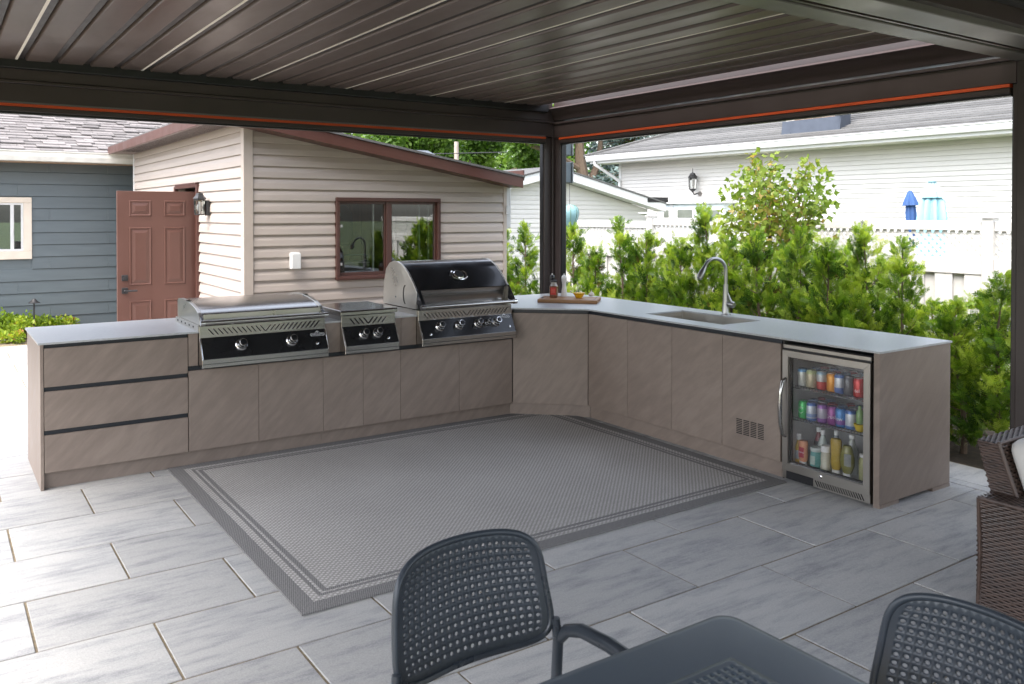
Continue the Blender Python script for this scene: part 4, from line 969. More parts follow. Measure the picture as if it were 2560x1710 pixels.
# door, open 90 degrees, hinged on the near jamb
m = MB().box(XS-.03, XS+.02, DY0-.062, DY0-.001, 0, DZ+.02).box(XS-.03, XS+.02, DY1+.001, DY1+.06, 0, DZ+.02).box(XS-.03, XS+.02, DY0-.0005, DY1+.0005, DZ-.01, DZ+.045); m.build('door_frame', MT['brown'], sh, .003)
YD = 3.765
dr = box('door', MT['door'], sh, 1.046, XS-.010, YD, YD+.044, .06, 1.947, .002)
def dpanel(x0, x1, z0, z1):
    m = MB(); y = YD
    def ring(i0, d0, i1, d1):
        a = [(x0+i0, y+d0, z0+i0), (x1-i0, y+d0, z0+i0), (x1-i0, y+d0, z1-i0), (x0+i0, y+d0, z1-i0)]; b = [(x0+i1, y+d1, z0+i1), (x1-i1, y+d1, z0+i1), (x1-i1, y+d1, z1-i1), (x0+i1, y+d1, z1-i1)]
        m.add(a+b, [(k, (k+1) % 4, 4+(k+1) % 4, 4+k) for k in range(4)])
    ring(0, -.0005, .006, -.009); ring(.006, -.009, .012, -.009); ring(.012, -.009, .020, -.0012); ring(.020, -.0012, .026, -.0012); ring(.026, -.0012, .058 if z1-z0 > .1 else .03, -.010)
    i = .058; m.add([(x0+i, y-.010, z0+i), (x1-i, y-.010, z0+i), (x1-i, y-.010, z1-i), (x0+i, y-.010, z1-i)], [(0, 1, 2, 3)])
    m.build('door_panel', MT['door'], dr)
for xa, xb in ((1.163, 1.383), (1.513, 1.730)):
    dpanel(xa, xb, 1.680, 1.849); dpanel(xa, xb, .945, 1.563); dpanel(xa, xb, .26, .783)
box('deadbolt', MT['iron'], dr, 1.085, 1.147, YD-.014, YD-.0005, .997, 1.060, .004); MB().lathe([(.018, 0), (.018, .012), (.012, .014)], (1.116, YD-.014, 1.028), (0, -1, 0), 14).build('deadbolt_turn', MT['iron'], dr)
box('handle_plate', MT['iron'], dr, 1.085, 1.147, YD-.014, YD-.0005, .863, .926, .004); MB().tube([(1.116, YD-.014, .893), (1.116, YD-.05, .893)], .012, 10).build('handle_spindle', MT['iron'], dr); box('handle_lever', MT['iron'], dr, 1.105, 1.232, YD-.062, YD-.048, .884, .903, .004)
for z in (.35, 1.0, 1.72): box('hinge', MT['steelside'], dr, XS-.0095, XS-.002, YD-.006, YD+.05, z-.05, z+.05)
# wall lantern on the shed's side wall
def wall_lantern(label, c, s, face, glass_h=.15):
    """hexagonal-ish lantern; c: centre of the body, s scale, face: direction of the wall"""
    o = root('wall_lantern', label, 'lantern', c, 'wall lanterns'); c = Vector(c); W = Vector(face)
    m = MB(); n = 4
    link('roof_cap', MB().lathe([(.098*s, .105*s), (.098*s, .118*s), (.062*s, .165*s), (.050*s, .195*s), (.020*s, .205*s)], (0, 0, 0), n=6, smooth=False).mesh('roof_cap', MT['iron']), o)
    link('collar', MB().lathe([(.085*s, .085*s), (.090*s, .104*s)], (0, 0, 0), n=6, smooth=False).mesh('collar', MT['iron']), o)
    link('glass_body', MB().lathe([(.070*s, -.118*s), (.078*s, .084*s)], (0, 0, 0), n=6, smooth=False, cap=False).mesh('glass_body', MT['lampglass']), o)
    for k in range(6):
        a = 2*math.pi*k/6; p = Vector((math.cos(a), math.sin(a), 0)); link('cage_bar', MB().tube([p*.074*s+Vector((0, 0, -.118*s)), p*.082*s+Vector((0, 0, .086*s))], .006*s, 6).mesh('cage_bar', MT['iron']), o)
    link('base_ring', MB().lathe([(.060*s, -.140*s), (.078*s, -.132*s), (.078*s, -.119*s)], (0, 0, 0), n=6, smooth=False).mesh('base_ring', MT['iron']), o)
    return o
lc = onX(499, 516, XS-.10)
o = wall_lantern('black wall lantern with clear glass and bare white bulb beside the open shed door', (lc.x, lc.y, lc.z), .68, (1, 0, 0))
link('bulb', MB().lathe([(.012, -.060), (.016, -.058), (.030, -.028), (.033, -.010), (.026, .012), (.014, .030), (.013, .050)], (0, 0, 0), n=18).mesh('bulb', pmat('milk glass bulb', (.85, .85, .84), .2)), o)
link('bulb_stem', MB().lathe([(.007, -.085), (.007, -.060)], (0, 0, 0), n=10).mesh('bulb_stem', MT['white']), o); link('lamp_socket', MB().lathe([(.013, .050), (.013, .085)], (0, 0, 0), n=12).mesh('lamp_socket', pmat('brass', (.45, .33, .10), .3, .8)), o)
link('wall_plate', MB().box(.060, XS-.005-lc.x, -.045, .045, -.10, .06).mesh('wall_plate', MT['iron'], .005), o)
# white rain spout at the shed's right corner
ds = root('downspout', 'short white downspout and bracket on the shed corner behind the grill', 'downspout', (4.83, YS+.1, 1.5))
box('pipe', MT['whitetrim'], ds, 4.787, 4.85, YS+.0, YS+.07, 1.545, 2.06, .008, 2); box('groove', MT['slot'], ds, 4.828, 4.8285, YS-.0012, YS+.0, 1.80, 2.04); box('bracket', MT['whitetrim'], ds, 4.77, 4.80, YS-.03, YS-.0155, 1.70, 1.80, .004)

# ================================================================== slate blue house
YB = 8.0
bh = root('blue_house', 'slate blue house with cream window, pale gutter and taupe shingle roof', 'house', (-1.5, 10, 0))
box('wall', MT['blue'], bh, -7, XS-.1+.3, YB+.012, YB+4, 0, 2.46)
BW = (-.55, .622, 1.056, 1.937)      # window outer
random.seed(7)
z = .212-.1735*2; row = 0
while z < 2.40:
    hh = min(.1735, 2.44-z); cuts = [-7, -3.2 + (row % 3)*.9, .447 if row % 4 == 0 else (.85 if row % 4 == 2 else -.9), 1.62 if row % 2 == 0 else 2.0, 2.14]
    for a, b in zip(cuts, cuts[1:]):
        segs = [(a, b)]
        if z+hh > BW[2] and z < BW[3]:
            segs = [q for q in ((a, min(b, BW[0])), (max(a, BW[1]), b)) if q[1]-q[0] > .01]
        for q0, q1 in segs:
            pr = [(YB+.011, z+hh*1.03), (YB+.004, z+hh), (YB-.012, z+.007), (YB+.011, z+.010)]
            MB().prism(pr, q0+.0012, q1-.0012, 'x').build('siding_plank', MT['blue'], bh)
    z += .1735; row += 1
m = MB(); a, b, c, d = BW; t = .105
m.box(a, b, YB-.030, YB+.02, d-t*.75, d).box(a, b, YB-.030, YB+.02, c, c+t*1.1).box(a, a+t, YB-.030, YB+.02, c+t*1.1+.0005, d-t*.75-.0005).box(b-t, b, YB-.030, YB+.02, c+t*1.1+.0005, d-t*.75-.0005)
bw = m.build('window', MT['cream'], bh, .005); ia, ib, ic, id_ = a+t, b-t, c+t*1.1, d-t*.75
m = MB(); u = .03
m.box(ia, ib, YB-.012, YB+.01, id_-u, id_).box(ia, ib, YB-.012, YB+.01, ic, ic+u).box(ia, ia+u, YB-.012, YB+.01, ic+u, id_-u).box(ib-u, ib, YB-.012, YB+.01, ic+u, id_-u).box(ib-.16, ib-.115, YB-.008, YB+.012, ic+u, id_-u)
m.build('sash', MT['whitetrim'], bw, .003); box('pane', MT['glassr'], bw, ia+u, ib-u, YB+.0, YB+.004, ic+u, id_-u)
MB().tube([(ib-.13, YB-.015, 1.40), (ib-.128, YB-.022, 1.46), (ib-.13, YB-.015, 1.50)], .006, 6).build('sash_latch', MT['whitetrim'], bw)
EY = YB-.47
box('soffit', pmat('tan soffit', (.46, .30, .20), .6), bh, -7, XS+.25, EY+.02, YB+.01, 2.428, 2.440)
gu = MB().prism([(EY, 2.425), (EY-.085, 2.432), (EY-.105, 2.50), (EY-.10, 2.548), (EY-.115, 2.562), (EY-.115, 2.574), (EY-.095, 2.574), (EY-.09, 2.52), (EY-.07, 2.445), (EY, 2.437)], -7, XS+.22, 'x').build('gutter', pmat('pale grey gutter', (.62, .60, .55), .4), bh)
box('fascia', MT['cream'], bh, -7, XS+.24, EY, EY+.019, 2.426, 2.585)
SL = .36; ry = lambda y: 2.580+SL*(y-EY+.06)
rfm = MB().prism([(EY-.06, ry(EY-.06)-.02), (14, ry(14)-.02), (14, ry(14)-.06), (EY-.06, ry(EY-.06)-.06)], -7, 5.5, 'x').build('roof', MT['shingleA'], bh)
# shingle tabs: the ones in view as parts, uneven widths and butts
tabs = [MB().prism([(0, .000), (.155, .155*SL-.004), (.155, .155*SL), (0, .016)], 0, wd, 'x').mesh('shingle', MT['shingleA']) for wd in (.15, .19, .23, .28)]
rr = random.Random(5); nt_ = 0; spare = MB(); wds = (.15, .19, .23, .28)
for r in range(30):
    y = EY-.06+.142*r; x = -1.2-rr.random()*.3
    while x < 4.2:
        k = rr.randrange(4); u_, v_, _ = proj((x+.1, y, ry(y)))
        if -40 < u_ < 470 and 225 < v_ < 392 and not (u_ > 440 - (390-v_)*0):
            if nt_ < 300 and rr.random() < .93:
                o = link('shingle', tabs[k], rfm, Vector((x, y, ry(y)-.010+rr.choice((0, 0, .012))))-origin(rfm)); nt_ += 1
            else:
                spare.prism([(y, ry(y)-.010), (y+.155, ry(y)+.155*SL-.014), (y+.155, ry(y)+.155*SL-.010), (y, ry(y))], x, x+wds[k], 'x')
        x += wds[k]+.004
if spare.v: tag(spare.build('shingle_field', MT['shingleA'], rfm), kind='stuff')

# ================================================================== white neighbour house
XH = 14.0
wh = root('white_house', 'white sided neighbour house with grey hip roof and white gutters beyond the fence', 'house', (16, 3, 0))
yH = onX(1552, 410, XH).y; zE = onX(1552, 408, XH).z          # far corner, eave height
box('wall', MT['whitesiding'], wh, XH+.012, XH+6, -12, yH-.02, -.3, zE+.05)
SH = .0895; z = zE-SH
while z > 1.0:
    MB().prism([(XH+.010, z+SH), (XH+.004, z+SH*.98), (XH-.006, z+SH*.5), (XH-.012, z+.004), (XH-.012, z), (XH+.010, z)], -12, yH-.03, 'y').build('siding_course', MT['whitesiding'], wh); z -= SH
box('corner_post', MT['whitetrim'], wh, XH-.02, XH+.12, yH-.0295, yH+.06, .2, zE, .004)
OV = .55
box('soffit', pmat('pale soffit', (.62, .60, .56), .5), wh, XH-OV, XH+.01, -12.5, yH+OV, zE-.012, zE)
box('fascia', MT['whitetrim'], wh, XH-OV-.02, XH-OV-.0005, -12.5, yH+OV, zE-.014, zE+.10)
g0 = zE+.045
MB().prism([(XH-OV-.021, g0), (XH-OV-.10, g0+.004), (XH-OV-.125, g0+.07), (XH-OV-.118, g0+.105), (XH-OV-.14, g0+.118), (XH-OV-.14, g0+.134), (XH-OV-.112, g0+.134), (XH-OV-.10, g0+.03), (XH-OV-.021, g0+.02)], -12.5, yH+OV+.05, 'y').build('gutter', MT['whitetrim'], wh)
box('gutter', MT['whitetrim'], wh, XH-OV-.02, XH+8, yH+OV+.0005, yH+OV+.10, zE+.04, zE+.17)
d0 = Vector((XH-OV-.06, yH+.30, g0)); dsp = [d0, d0+Vector((0, 0, -.08)), d0+Vector((.25, -.12, -.26)), Vector((XH-.05, yH+.0, g0-.50)), Vector((XH-.05, yH-.01, g0-.62)), Vector((XH-.05, yH-.01, -.2))]
MB().tube(dsp, .042, 8).build('downspout', MT['whitetrim'], wh)
rz0 = zE+.165; rt = .36
e0x, e0y = XH-OV-.12, yH+OV+.12; rise = 5.2
V = [(e0x, -13, rz0), (e0x, e0y, rz0), (e0x+rise, e0y-rise, rz0+rise*rt), (e0x+rise, -13, rz0+rise*rt), (e0x+2*rise, e0y, rz0)]
rfw = MB().add(V, [(0, 3, 2, 1), (1, 2, 4)]).build('roof', MT['shingleB'], wh)
cap_ = MB().tube([Vector(V[1])+Vector((0, 0, .012)), Vector(V[2])+Vector((0, 0, .012))], .05, 6).build('hip_ridge', MT['shingleB'], rfw)
# shingle butt courses seen from the yard
for k in range(1, 26):
    t = .16*k
    MB().prism([(e0x+t-.004, rz0+t*rt+.002), (e0x+t, rz0+t*rt+.016), (e0x+t+.16, rz0+(t+.16)*rt+.004), (e0x+t+.16, rz0+(t+.16)*rt+.001)], -11, e0y-t-.03, 'y').build('shingle_course', MT['shingleB'], rfw)
# chimney with dark flashing apron on the roof
kx = 760/2348
def roofpt(u, v):
    d = ray(u, v); n = Vector((-rt, 0, 1)); p0_ = Vector((e0x, 0, rz0)); return CAM+d*((p0_-CAM).dot(n)/d.dot(n))
A_ = roofpt(1800+470*kx, 1040*kx); B_ = roofpt(1800+910*kx, 1000*kx); C_ = roofpt(1800+1062*kx, 950*kx)
chm = root('chimney', 'tan brick chimney with dark blue metal flashing on the white house roof', 'chimney', (A_.x+.3, (A_.y+B_.y)/2, A_.z))
FL = pmat('dark metal flashing', (.055, .065, .085), .35, .3)
xcf = A_.x; hf = .27
MB().prism([(xcf, A_.z-.02), (xcf+.05, A_.z+hf), (xcf+.12, A_.z+hf), (xcf+.12, A_.z-.02)], B_.y, A_.y, 'y').build('apron', FL, chm)
MB().prism([(xcf, A_.z-.02), (C_.x, C_.z-.02), (C_.x, C_.z+.22), (C_.x-.45, C_.z+.22), (C_.x-.45, C_.z+.12), (xcf+.05, A_.z+hf)], B_.y-.03, B_.y-.002, 'y').build('side_flashing', FL, chm)
BRK = pmat('tan brick', (.36, .25, .19), .85, var=.2, scale=8, objvar=.2)
bm_b = MB().box(0, .04, -.105, .105, 0, .065).mesh('brick', BRK, .004); bm_s = MB().box(-.105, .105, -.04, 0, 0, .065).mesh('brick', BRK, .004)
box('stack', pmat('mortar', (.45, .42, .38), .9), chm, xcf+.125, C_.x, B_.y, A_.y-.02, A_.z-.1, A_.z+1.3)
for r in range(10):
    y = B_.y+.11+(.11 if r % 2 else 0)
    while y+.105 < A_.y-.02:
        link('brick', bm_b, chm, Vector((xcf+.118, y, A_.z+hf+.01+.075*r))-chm.location); y += .22
# house windows / sunroom front below the eave
sr = root('sunroom_front', 'white panelled sunroom front with three small panes on the neighbour house', 'sunroom', (XH-.3, onX(1700, 560, XH).y, 0))
s0, s1 = onX(1648, 560, XH-.3), onX(1810, 520, XH-.3)
zs = onX(1700, 507, XH-.3).z
box('panel', pmat('pale blue white panel', (.66, .72, .76), .4), sr, XH-.30, XH-.02, s1.y, s0.y, .0, zs-.02); box('cap_rail', MT['whitetrim'], sr, XH-.38, XH-.02, s1.y-.1, s0.y+.05, zs-.0195, zs+.03, .005)
k8 = 400/2023
for (xa, ya, xb, yb) in ((920, 985, 980, 1078), (1092, 980, 1277, 1082), (1478, 985, 1622, 1082)):
    pa, pb = onX(1480+xa*k8, 330+ya*k8, XH-.31), onX(1480+xb*k8, 330+yb*k8, XH-.31)
    f_ = MB().box(XH-.335, XH-.3005, pb.y-.05, pa.y+.05, pb.z-.05, pa.z+.05).build('window', MT['whitetrim'], sr, .004); box('pane', pmat('dim window', (.17, .19, .165), .1, spec=.8), f_, XH-.340, XH-.3355, pb.y, pa.y, pb.z, pa.z)
for xa in (1000,): pa = onX(1480+xa*k8, 530, XH-.31); box('stile', MT['whitetrim'], sr, XH-.325, XH-.3005, pa.y-.06, pa.y+.02, .0, zs-.02)
lp = onX(1480+1272*k8, 330+640*k8, XH-.16)
o = wall_lantern('dark coach lantern with finial on the white neighbour house', (lp.x, lp.y, lp.z), 1.12, (1, 0, 0))
link('finial', MB().lathe([(.016, .225), (.010, .26), (.006, .33)], (0, 0, 0), n=10).mesh('finial', MT['iron']), o)
link('under_bowl', MB().lathe([(.01, -.215), (.03, -.20), (.075, -.158)], (0, 0, 0), n=12).mesh('under_bowl', MT['iron']), o)
link('arm', MB().tube([(0, 0, -.20), (.02, -.03, -.27), (.09, -.07, -.24)], .016, 8).mesh('arm', MT['iron']), o); link('backplate', MB().lathe([(.055, 0), (.055, .02), (.03, .03)], (.15, -.09, -.25), (-1, 0, 0), 14).mesh('backplate', pmat('weathered bronze', (.10, .09, .08), .6)), o)

# ================================================================== white gabled garage between the houses
YG = 8.0
ga = root('white_garage', 'small white gabled outbuilding with wide white rake boards behind the corner post', 'outbuilding', (9.9, 10, 0))
pr_ = onY(1640, 518, YG); pk = onY(1392, 419, YG-.3); pe = onY(1640, 501, YG-.3)
slope = (pk.z-pe.z)/(pe.x-pk.x); xm = pk.x; zp = pk.z
zg = lambda x: zp-slope*abs(x-xm)
hw = pr_.x-xm-.25; xg0, xg1 = xm-hw, xm+hw
MB().prism([(xg0, -.2), (xg1, -.2), (xg1, zg(xg1)-.18), (xm, zp-.18), (xg0, zg(xg0)-.18)], YG+.012, YG+5, 'y').build('wall', MT['whitesiding'], ga)
z = .4
while z < zp-.22:
    dxm = (zp-.20-z)/slope; dxm2 = (zp-.20-z-.093)/slope
    a, b = max(xg0, xm-dxm), min(xg1, xm+dxm)
    MB().prism([(YG+.010, z+.095), (YG+.003, z+.092), (YG-.008, z+.05), (YG-.012, z+.004), (YG-.012, z), (YG+.010, z)], a, b, 'x', ea=lambda q: max(a, xm-(zp-.20-q[1])/slope), eb=lambda q: min(b, xm+(zp-.20-q[1])/slope)).build('siding_course', MT['whitesiding'], ga); z += .093
for sg in (-1, 1):
    xo = xm+sg*(hw+.25)
    rfg = MB().prism([(xm, zp+.0), (xo, zg(xo)+.0), (xo, zg(xo)+.03), (xm, zp+.03)] if sg > 0 else [(xo, zg(xo)), (xm-.001, zp), (xm-.001, zp+.03), (xo, zg(xo)+.03)], YG-.33, YG+5, 'y').build('roof', MT['shingleB'], ga)
    MB().prism([(xm, zp-.004), (xo, zg(xo)-.004), (xo, zg(xo)-.175), (xm, zp-.175)] if sg > 0 else [(xo, zg(xo)-.004), (xm-.001, zp-.004), (xm-.001, zp-.175), (xo, zg(xo)-.175)], YG-.31, YG-.285, 'y').build('rake_board', MT['whitetrim'], rfg, .003)
    MB().prism([(xm, zp-.165), (xo, zg(xo)-.165), (xo, zg(xo)-.173), (xm, zp-.173)] if sg > 0 else [(xo, zg(xo)-.165), (xm-.001, zp-.165), (xm-.001, zp-.173), (xo, zg(xo)-.173)], YG-.2845, YG+.01, 'y').build('rake_soffit', MT['whitetrim'], rfg)
    if sg > 0: box('eave_end', MT['framedark'], rfg, xo-.55, xo+.06, YG-.32, YG+4.9, zg(xo)+.031, zg(xo)+.14)

# ================================================================== white vinyl fence with lattice
XF = 7.5
fn = root('vinyl_fence', 'white vinyl privacy fence with lattice top behind the cedar hedge', 'fence', (XF, -1, 0))
def fence_run(y0, y1, ztop):
    box('top_rail', MT['vinyl'], fn, XF-.03, XF+.03, y0, y1, ztop-.092, ztop, .004); box('middle_rail', MT['vinyl'], fn, XF-.035, XF+.035, y0, y1, ztop-.50, ztop-.350, .004); box('bottom_rail', MT['vinyl'], fn, XF-.035, XF+.035, y0, y1, .06, .20, .004)
    z1_ = ztop-.501; pk_f = MB().box(-.026, -.006, -.085, .085, .201, z1_).mesh('picket', MT['vinyl'], .003); pk_b = MB().box(.006, .026, -.085, .085, .201, z1_).mesh('picket', MT['vinyl'], .003)
    y = y0+.09; k = 0
    while y < y1-.05:
        link('picket', pk_f, fn, Vector((XF, y, 0))-fn.location); link('picket', pk_b, fn, Vector((XF, y+.142, 0))-fn.location); y += .285; k += 1
    lt = MB(); za, zb = ztop-.351, ztop-.091; h = zb-za; n = int((y1-y0+h)/.078)
    for k in range(n):
        ys_ = y0-h+k*.078
        for d_, off in ((1, 0.), (-1, .006)):
            ya_, yb_ = (ys_, ys_+h) if d_ > 0 else (ys_+h, ys_)
            t0, t1 = 0., 1.
            for (p, q) in ((y0, 1), (y1, -1)):
                pass
            lo = max(0, (y0-ya_)/(yb_-ya_)) if d_ > 0 else max(0, (y1-ya_)/(yb_-ya_)); hi = min(1, (y1-ya_)/(yb_-ya_)) if d_ > 0 else min(1, (y0-ya_)/(yb_-ya_))
            if hi-lo < .02: continue
            A = Vector((XF-.006+off, ya_+(yb_-ya_)*lo, za+h*lo)); B = Vector((XF-.006+off, ya_+(yb_-ya_)*hi, za+h*hi)); w_ = Vector((0, .5, -.5*d_)).normalized()*.0145; t_ = Vector((.0025, 0, 0))
            c8 = [A-w_-t_, A+w_-t_, B+w_-t_, B-w_-t_, A-w_+t_, A+w_+t_, B+w_+t_, B-w_+t_]
            lt.add(c8, [(0, 1, 2, 3), (7, 6, 5, 4), (0, 4, 5, 1), (1, 5, 6, 2), (2, 6, 7, 3), (3, 7, 4, 0)])
    tag(lt.build('lattice', MT['vinyl'], fn), kind='stuff')
runs = [(-6.8, -4.5, 1.640), (-4.4, -2.0, 1.642), (-1.9, .40, 1.645), (.50, 2.46, 1.645), (2.56, 4.8, 1.605)]
for a, b, zt_ in runs:
    fence_run(a, b, zt_); p_ = box('fence_post', MT['vinyl'], fn, XF-.06, XF+.06, b, b+.10, 0, zt_+.03, .005); MB().add([(XF-.075, b-.02, zt_+.031), (XF+.075, b-.02, zt_+.031), (XF+.075, b+.12, zt_+.031), (XF-.075, b+.12, zt_+.031), (XF, b+.05, zt_+.08)], [(0, 1, 4), (1, 2, 4), (2, 3, 4), (3, 0, 4), (3, 2, 1, 0)]).build('post_cap', MT['vinyl'], p_)

# ================================================================== small things beyond the fence
ux, uy = 9.6, onX(2330, 545, 9.6).y
um = root('patio_umbrella', 'closed pale aqua patio umbrella with ruffled vent standing beyond the fence', 'umbrella', (ux, uy, 0))
AQ = pmat('aqua canvas', (.27, .47, .53), .85, var=.06)
pu = FPX/((Vector((ux, uy, 1.7))-CAM).dot(AF))
def fold(prof, n, amp, ph=0.):
    m = MB(); N_ = 72; vs = []
    for r, h in prof:
        for k in range(N_): a = 2*math.pi*k/N_; rr_ = r*(1+amp*(1-.0)*math.cos(n*a+ph)); vs.append((rr_*math.cos(a), rr_*math.sin(a), h))
    m.add(vs, [(i*N_+k, i*N_+(k+1) % N_, (i+1)*N_+(k+1) % N_, (i+1)*N_+k) for i in range(len(prof)-1) for k in range(N_)], True); return m
ztop = onX(2322, 454, ux).z; zv = onX(2322, 491, ux).z; zb2 = onX(2322, 550, ux).z
link('canopy', fold([(27/pu, zb2-.5), (29/pu, zb2), (24/pu, zv-.05), (12/pu, zv+.02)], 8, .28).mesh('canopy', AQ), um)
link('vent', fold([(29/pu, zv-.01), (21/pu, zv+.07), (13/pu, ztop-.06), (8/pu, ztop-.01), (.01, ztop)], 8, .18, .5).mesh('vent', AQ), um)
link('finial', MB().lathe([(10/pu, ztop-.005), (9/pu, ztop+.008), (3/pu, ztop+.016)], (0, 0, 0), n=16).mesh('finial', pmat('teal cap', (.10, .2, .22), .5)), um)
link('pole', MB().tube([(0, 0, 0), (0, 0, ztop)], .02, 8).mesh('pole', MT['steelside']), um)
u2y = onX(2294, 520, 9.9).y
u2 = root('navy_umbrella', 'closed navy blue umbrella leaning beside the aqua umbrella', 'umbrella', (9.9, u2y, 0))
zt2 = onX(2300, 478, 9.9).z; zb3 = onX(2290, 512, 9.9).z; pu2 = FPX/((Vector((9.9, u2y, 1.7))-CAM).dot(AF)); NV = pmat('navy canvas', (.035, .09, .24), .85)
link('canopy', fold([(9/pu2, zb3-.55), (11/pu2, zb3-.1), (8/pu2, zt2-.08)], 6, .2).mesh('canopy', NV), u2); link('vent', fold([(17/pu2, zb3+.0), (12/pu2, zb3+.08), (5/pu2, zt2), (.01, zt2+.02)], 6, .18).mesh('vent', NV), u2); link('pole', MB().tube([(0, 0, 0), (0, 0, zt2)], .02, 8).mesh('pole', MT['steelside']), u2)
u2.rotation_euler = (rad(-3), 0, 0)
hl = root('hanging_lantern', 'teal ribbed balloon shaped garden lantern hanging just past the corner post', 'lantern', (6.9, onX(1424, 545, 6.9).y, onX(1424, 578, 6.9).z))
pl_ = FPX/((hl.location-CAM).dot(AF)); hgt = 66/pl_
TL = pmat('teal ribbed paper', (.17, .31, .33), .6, var=.12, scale=10, stretch=(1, 1, 12), bmp=.4, bscale=8, bstretch=(1, 1, 20))
bp_ = [(.28, 0), (.46, .15), (.78, .38), (.98, .60), (1.0, .74), (.88, .88), (.60, .97), (.2, 1.0)]
link('envelope', MB().lathe([(r*23/pl_, h*hgt) for r, h in bp_], (0, 0, 0), n=24).mesh('envelope', TL), hl)
for k in range(8):
    a = 2*math.pi*(k+.3)/8; link('rib', MB().tube([(r*23.3/pl_*math.cos(a), r*23.3/pl_*math.sin(a), h*hgt) for r, h in bp_], .006, 5).mesh('rib', pmat('green rib', (.11, .19, .14), .6)), hl)
link('hanger', MB().tube([(0, 0, hgt), (0, 0, hgt+.35)], .003, 5).mesh('hanger', MT['iron']), hl)
bb = root('white_dish', 'white shallow dish on a thin stand above the fence near the garage', 'dish', (8.6, onX(1620, 535, 8.6).y, 0))
zd = onX(1620, 536, 8.6).z; pb_ = FPX/((Vector((8.6, bb.location.y, 1.7))-CAM).dot(AF))
link('bowl', MB().lathe([(5/pb_, zd-.02), (22/pb_, zd), (26/pb_, zd+.02), (25/pb_, zd+.025), (8/pb_, zd+.035)], (0, 0, 0), n=24).mesh('bowl', MT['whitetrim']), bb); link('stand', MB().tube([(0, 0, 0), (0, 0, zd-.02)], .025, 8).mesh('stand', pmat('rusty stand', (.4, .33, .28), .7)), bb)
# utility pole, far roof and wire
upx = onY(1143, 370, 30); up_ = root('utility_pole', 'pale wooden utility pole rising behind the shed roof', 'utility pole', (upx.x, 30, 0))
MB().tube([(upx.x, 30, 0), (upx.x-.05, 30, 5.2)], [.13, .11], 10).build('pole', pmat('weathered pole wood', (.42, .34, .29), .85), up_)
wr = MB(); a, b = onY(1080, 385, 29.5), onY(1700, 358, 21.0)
wr.tube([a+(b-a)*(k/10)+Vector((0, 0, -.25*math.sin(math.pi*k/10)*.3)) for k in range(11)], .022, 5); o = wr.build('overhead_wire', MT['iron']); tag(o, 'black overhead wire strung from the utility pole in front of the trees', 'wire')
hr0 = onY(1130, 375, 26); far = root('distant_house', 'distant house with dark blue grey hipped roof behind the shed', 'house', (hr0.x, 28, 0))
box('wall', pmat('distant wall', (.4, .38, .36), .8), far, hr0.x-3, hr0.x+1.3, 26, 32, 0, 3.0)
MB().add([(hr0.x-3.4, 25.6, 3.0), (hr0.x+1.7, 25.6, 3.0), (hr0.x+1.7, 32, 3.0), (hr0.x-3.4, 32, 3.0), (hr0.x-1.5, 28.8, 4.6), (hr0.x+.35, 28.8, 4.6)], [(0, 1, 5, 4), (1, 2, 5), (2, 3, 4, 5), (3, 0, 4)]).build('roof', pmat('blue grey roof', (.09, .105, .125), .8, var=.2, scale=10, stretch=(1, 1, 6)), far)
# ================================================================== perforated resin furniture
def perforated(nx, ny, mg, rfac, fn, skip=None):
    """grid of cells with octagonal holes; fn(u,v) -> point, u,v in -1..1; mg: margin cells"""
    NX, NY = nx+2*mg, ny+2*mg; idx = {}; V = []; F = []; SM = []
    def P(i, j):           # half-grid integer coordinates
        if (i, j) not in idx: idx[(i, j)] = len(V); V.append(tuple(fn(i/NX-1, j/NY-1)))
        return idx[(i, j)]
    for j in range(NY):
        for i in range(NX):
            a, b = 2*i, 2*j
            ring = [(a, b), (a+1, b), (a+2, b), (a+2, b+1), (a+2, b+2), (a+1, b+2), (a, b+2), (a, b+1)]; q = [P(*c) for c in ring]
            hole = mg <= i < NX-mg and mg <= j < NY-mg and not (skip and skip(i-mg, j-mg))
            if not hole: F.append(tuple(q)); continue
            cu, cv = (a+1)/NX-1, (b+1)/NY-1; h = []; mid = []
            for k, (x, y) in enumerate(ring):
                dx_, dy_ = x-(a+1), y-(b+1); l = math.hypot(dx_, dy_); r = rfac
                h.append(len(V)); V.append(tuple(fn(cu+dx_/l*r/NX, cv+dy_/l*r/NY)))
            for k in range(8): F.append((q[k], q[(k+1) % 8], h[(k+1) % 8], h[k]))
    m = MB(); m.add(V, F, True); return m
def squircle(u, v, n=5.0, k=4):
    m = max(abs(u), abs(v))
    if m < 1e-6: return u, v
    s = m/((abs(u)**n+abs(v)**n)**(1/n)); f = 1-(1-s)*m**k; return u*f, v*f
def solid(o, t, off=0.):
    md = o.modifiers.new('thickness', 'SOLIDIFY'); md.thickness = t; md.offset = off; return o
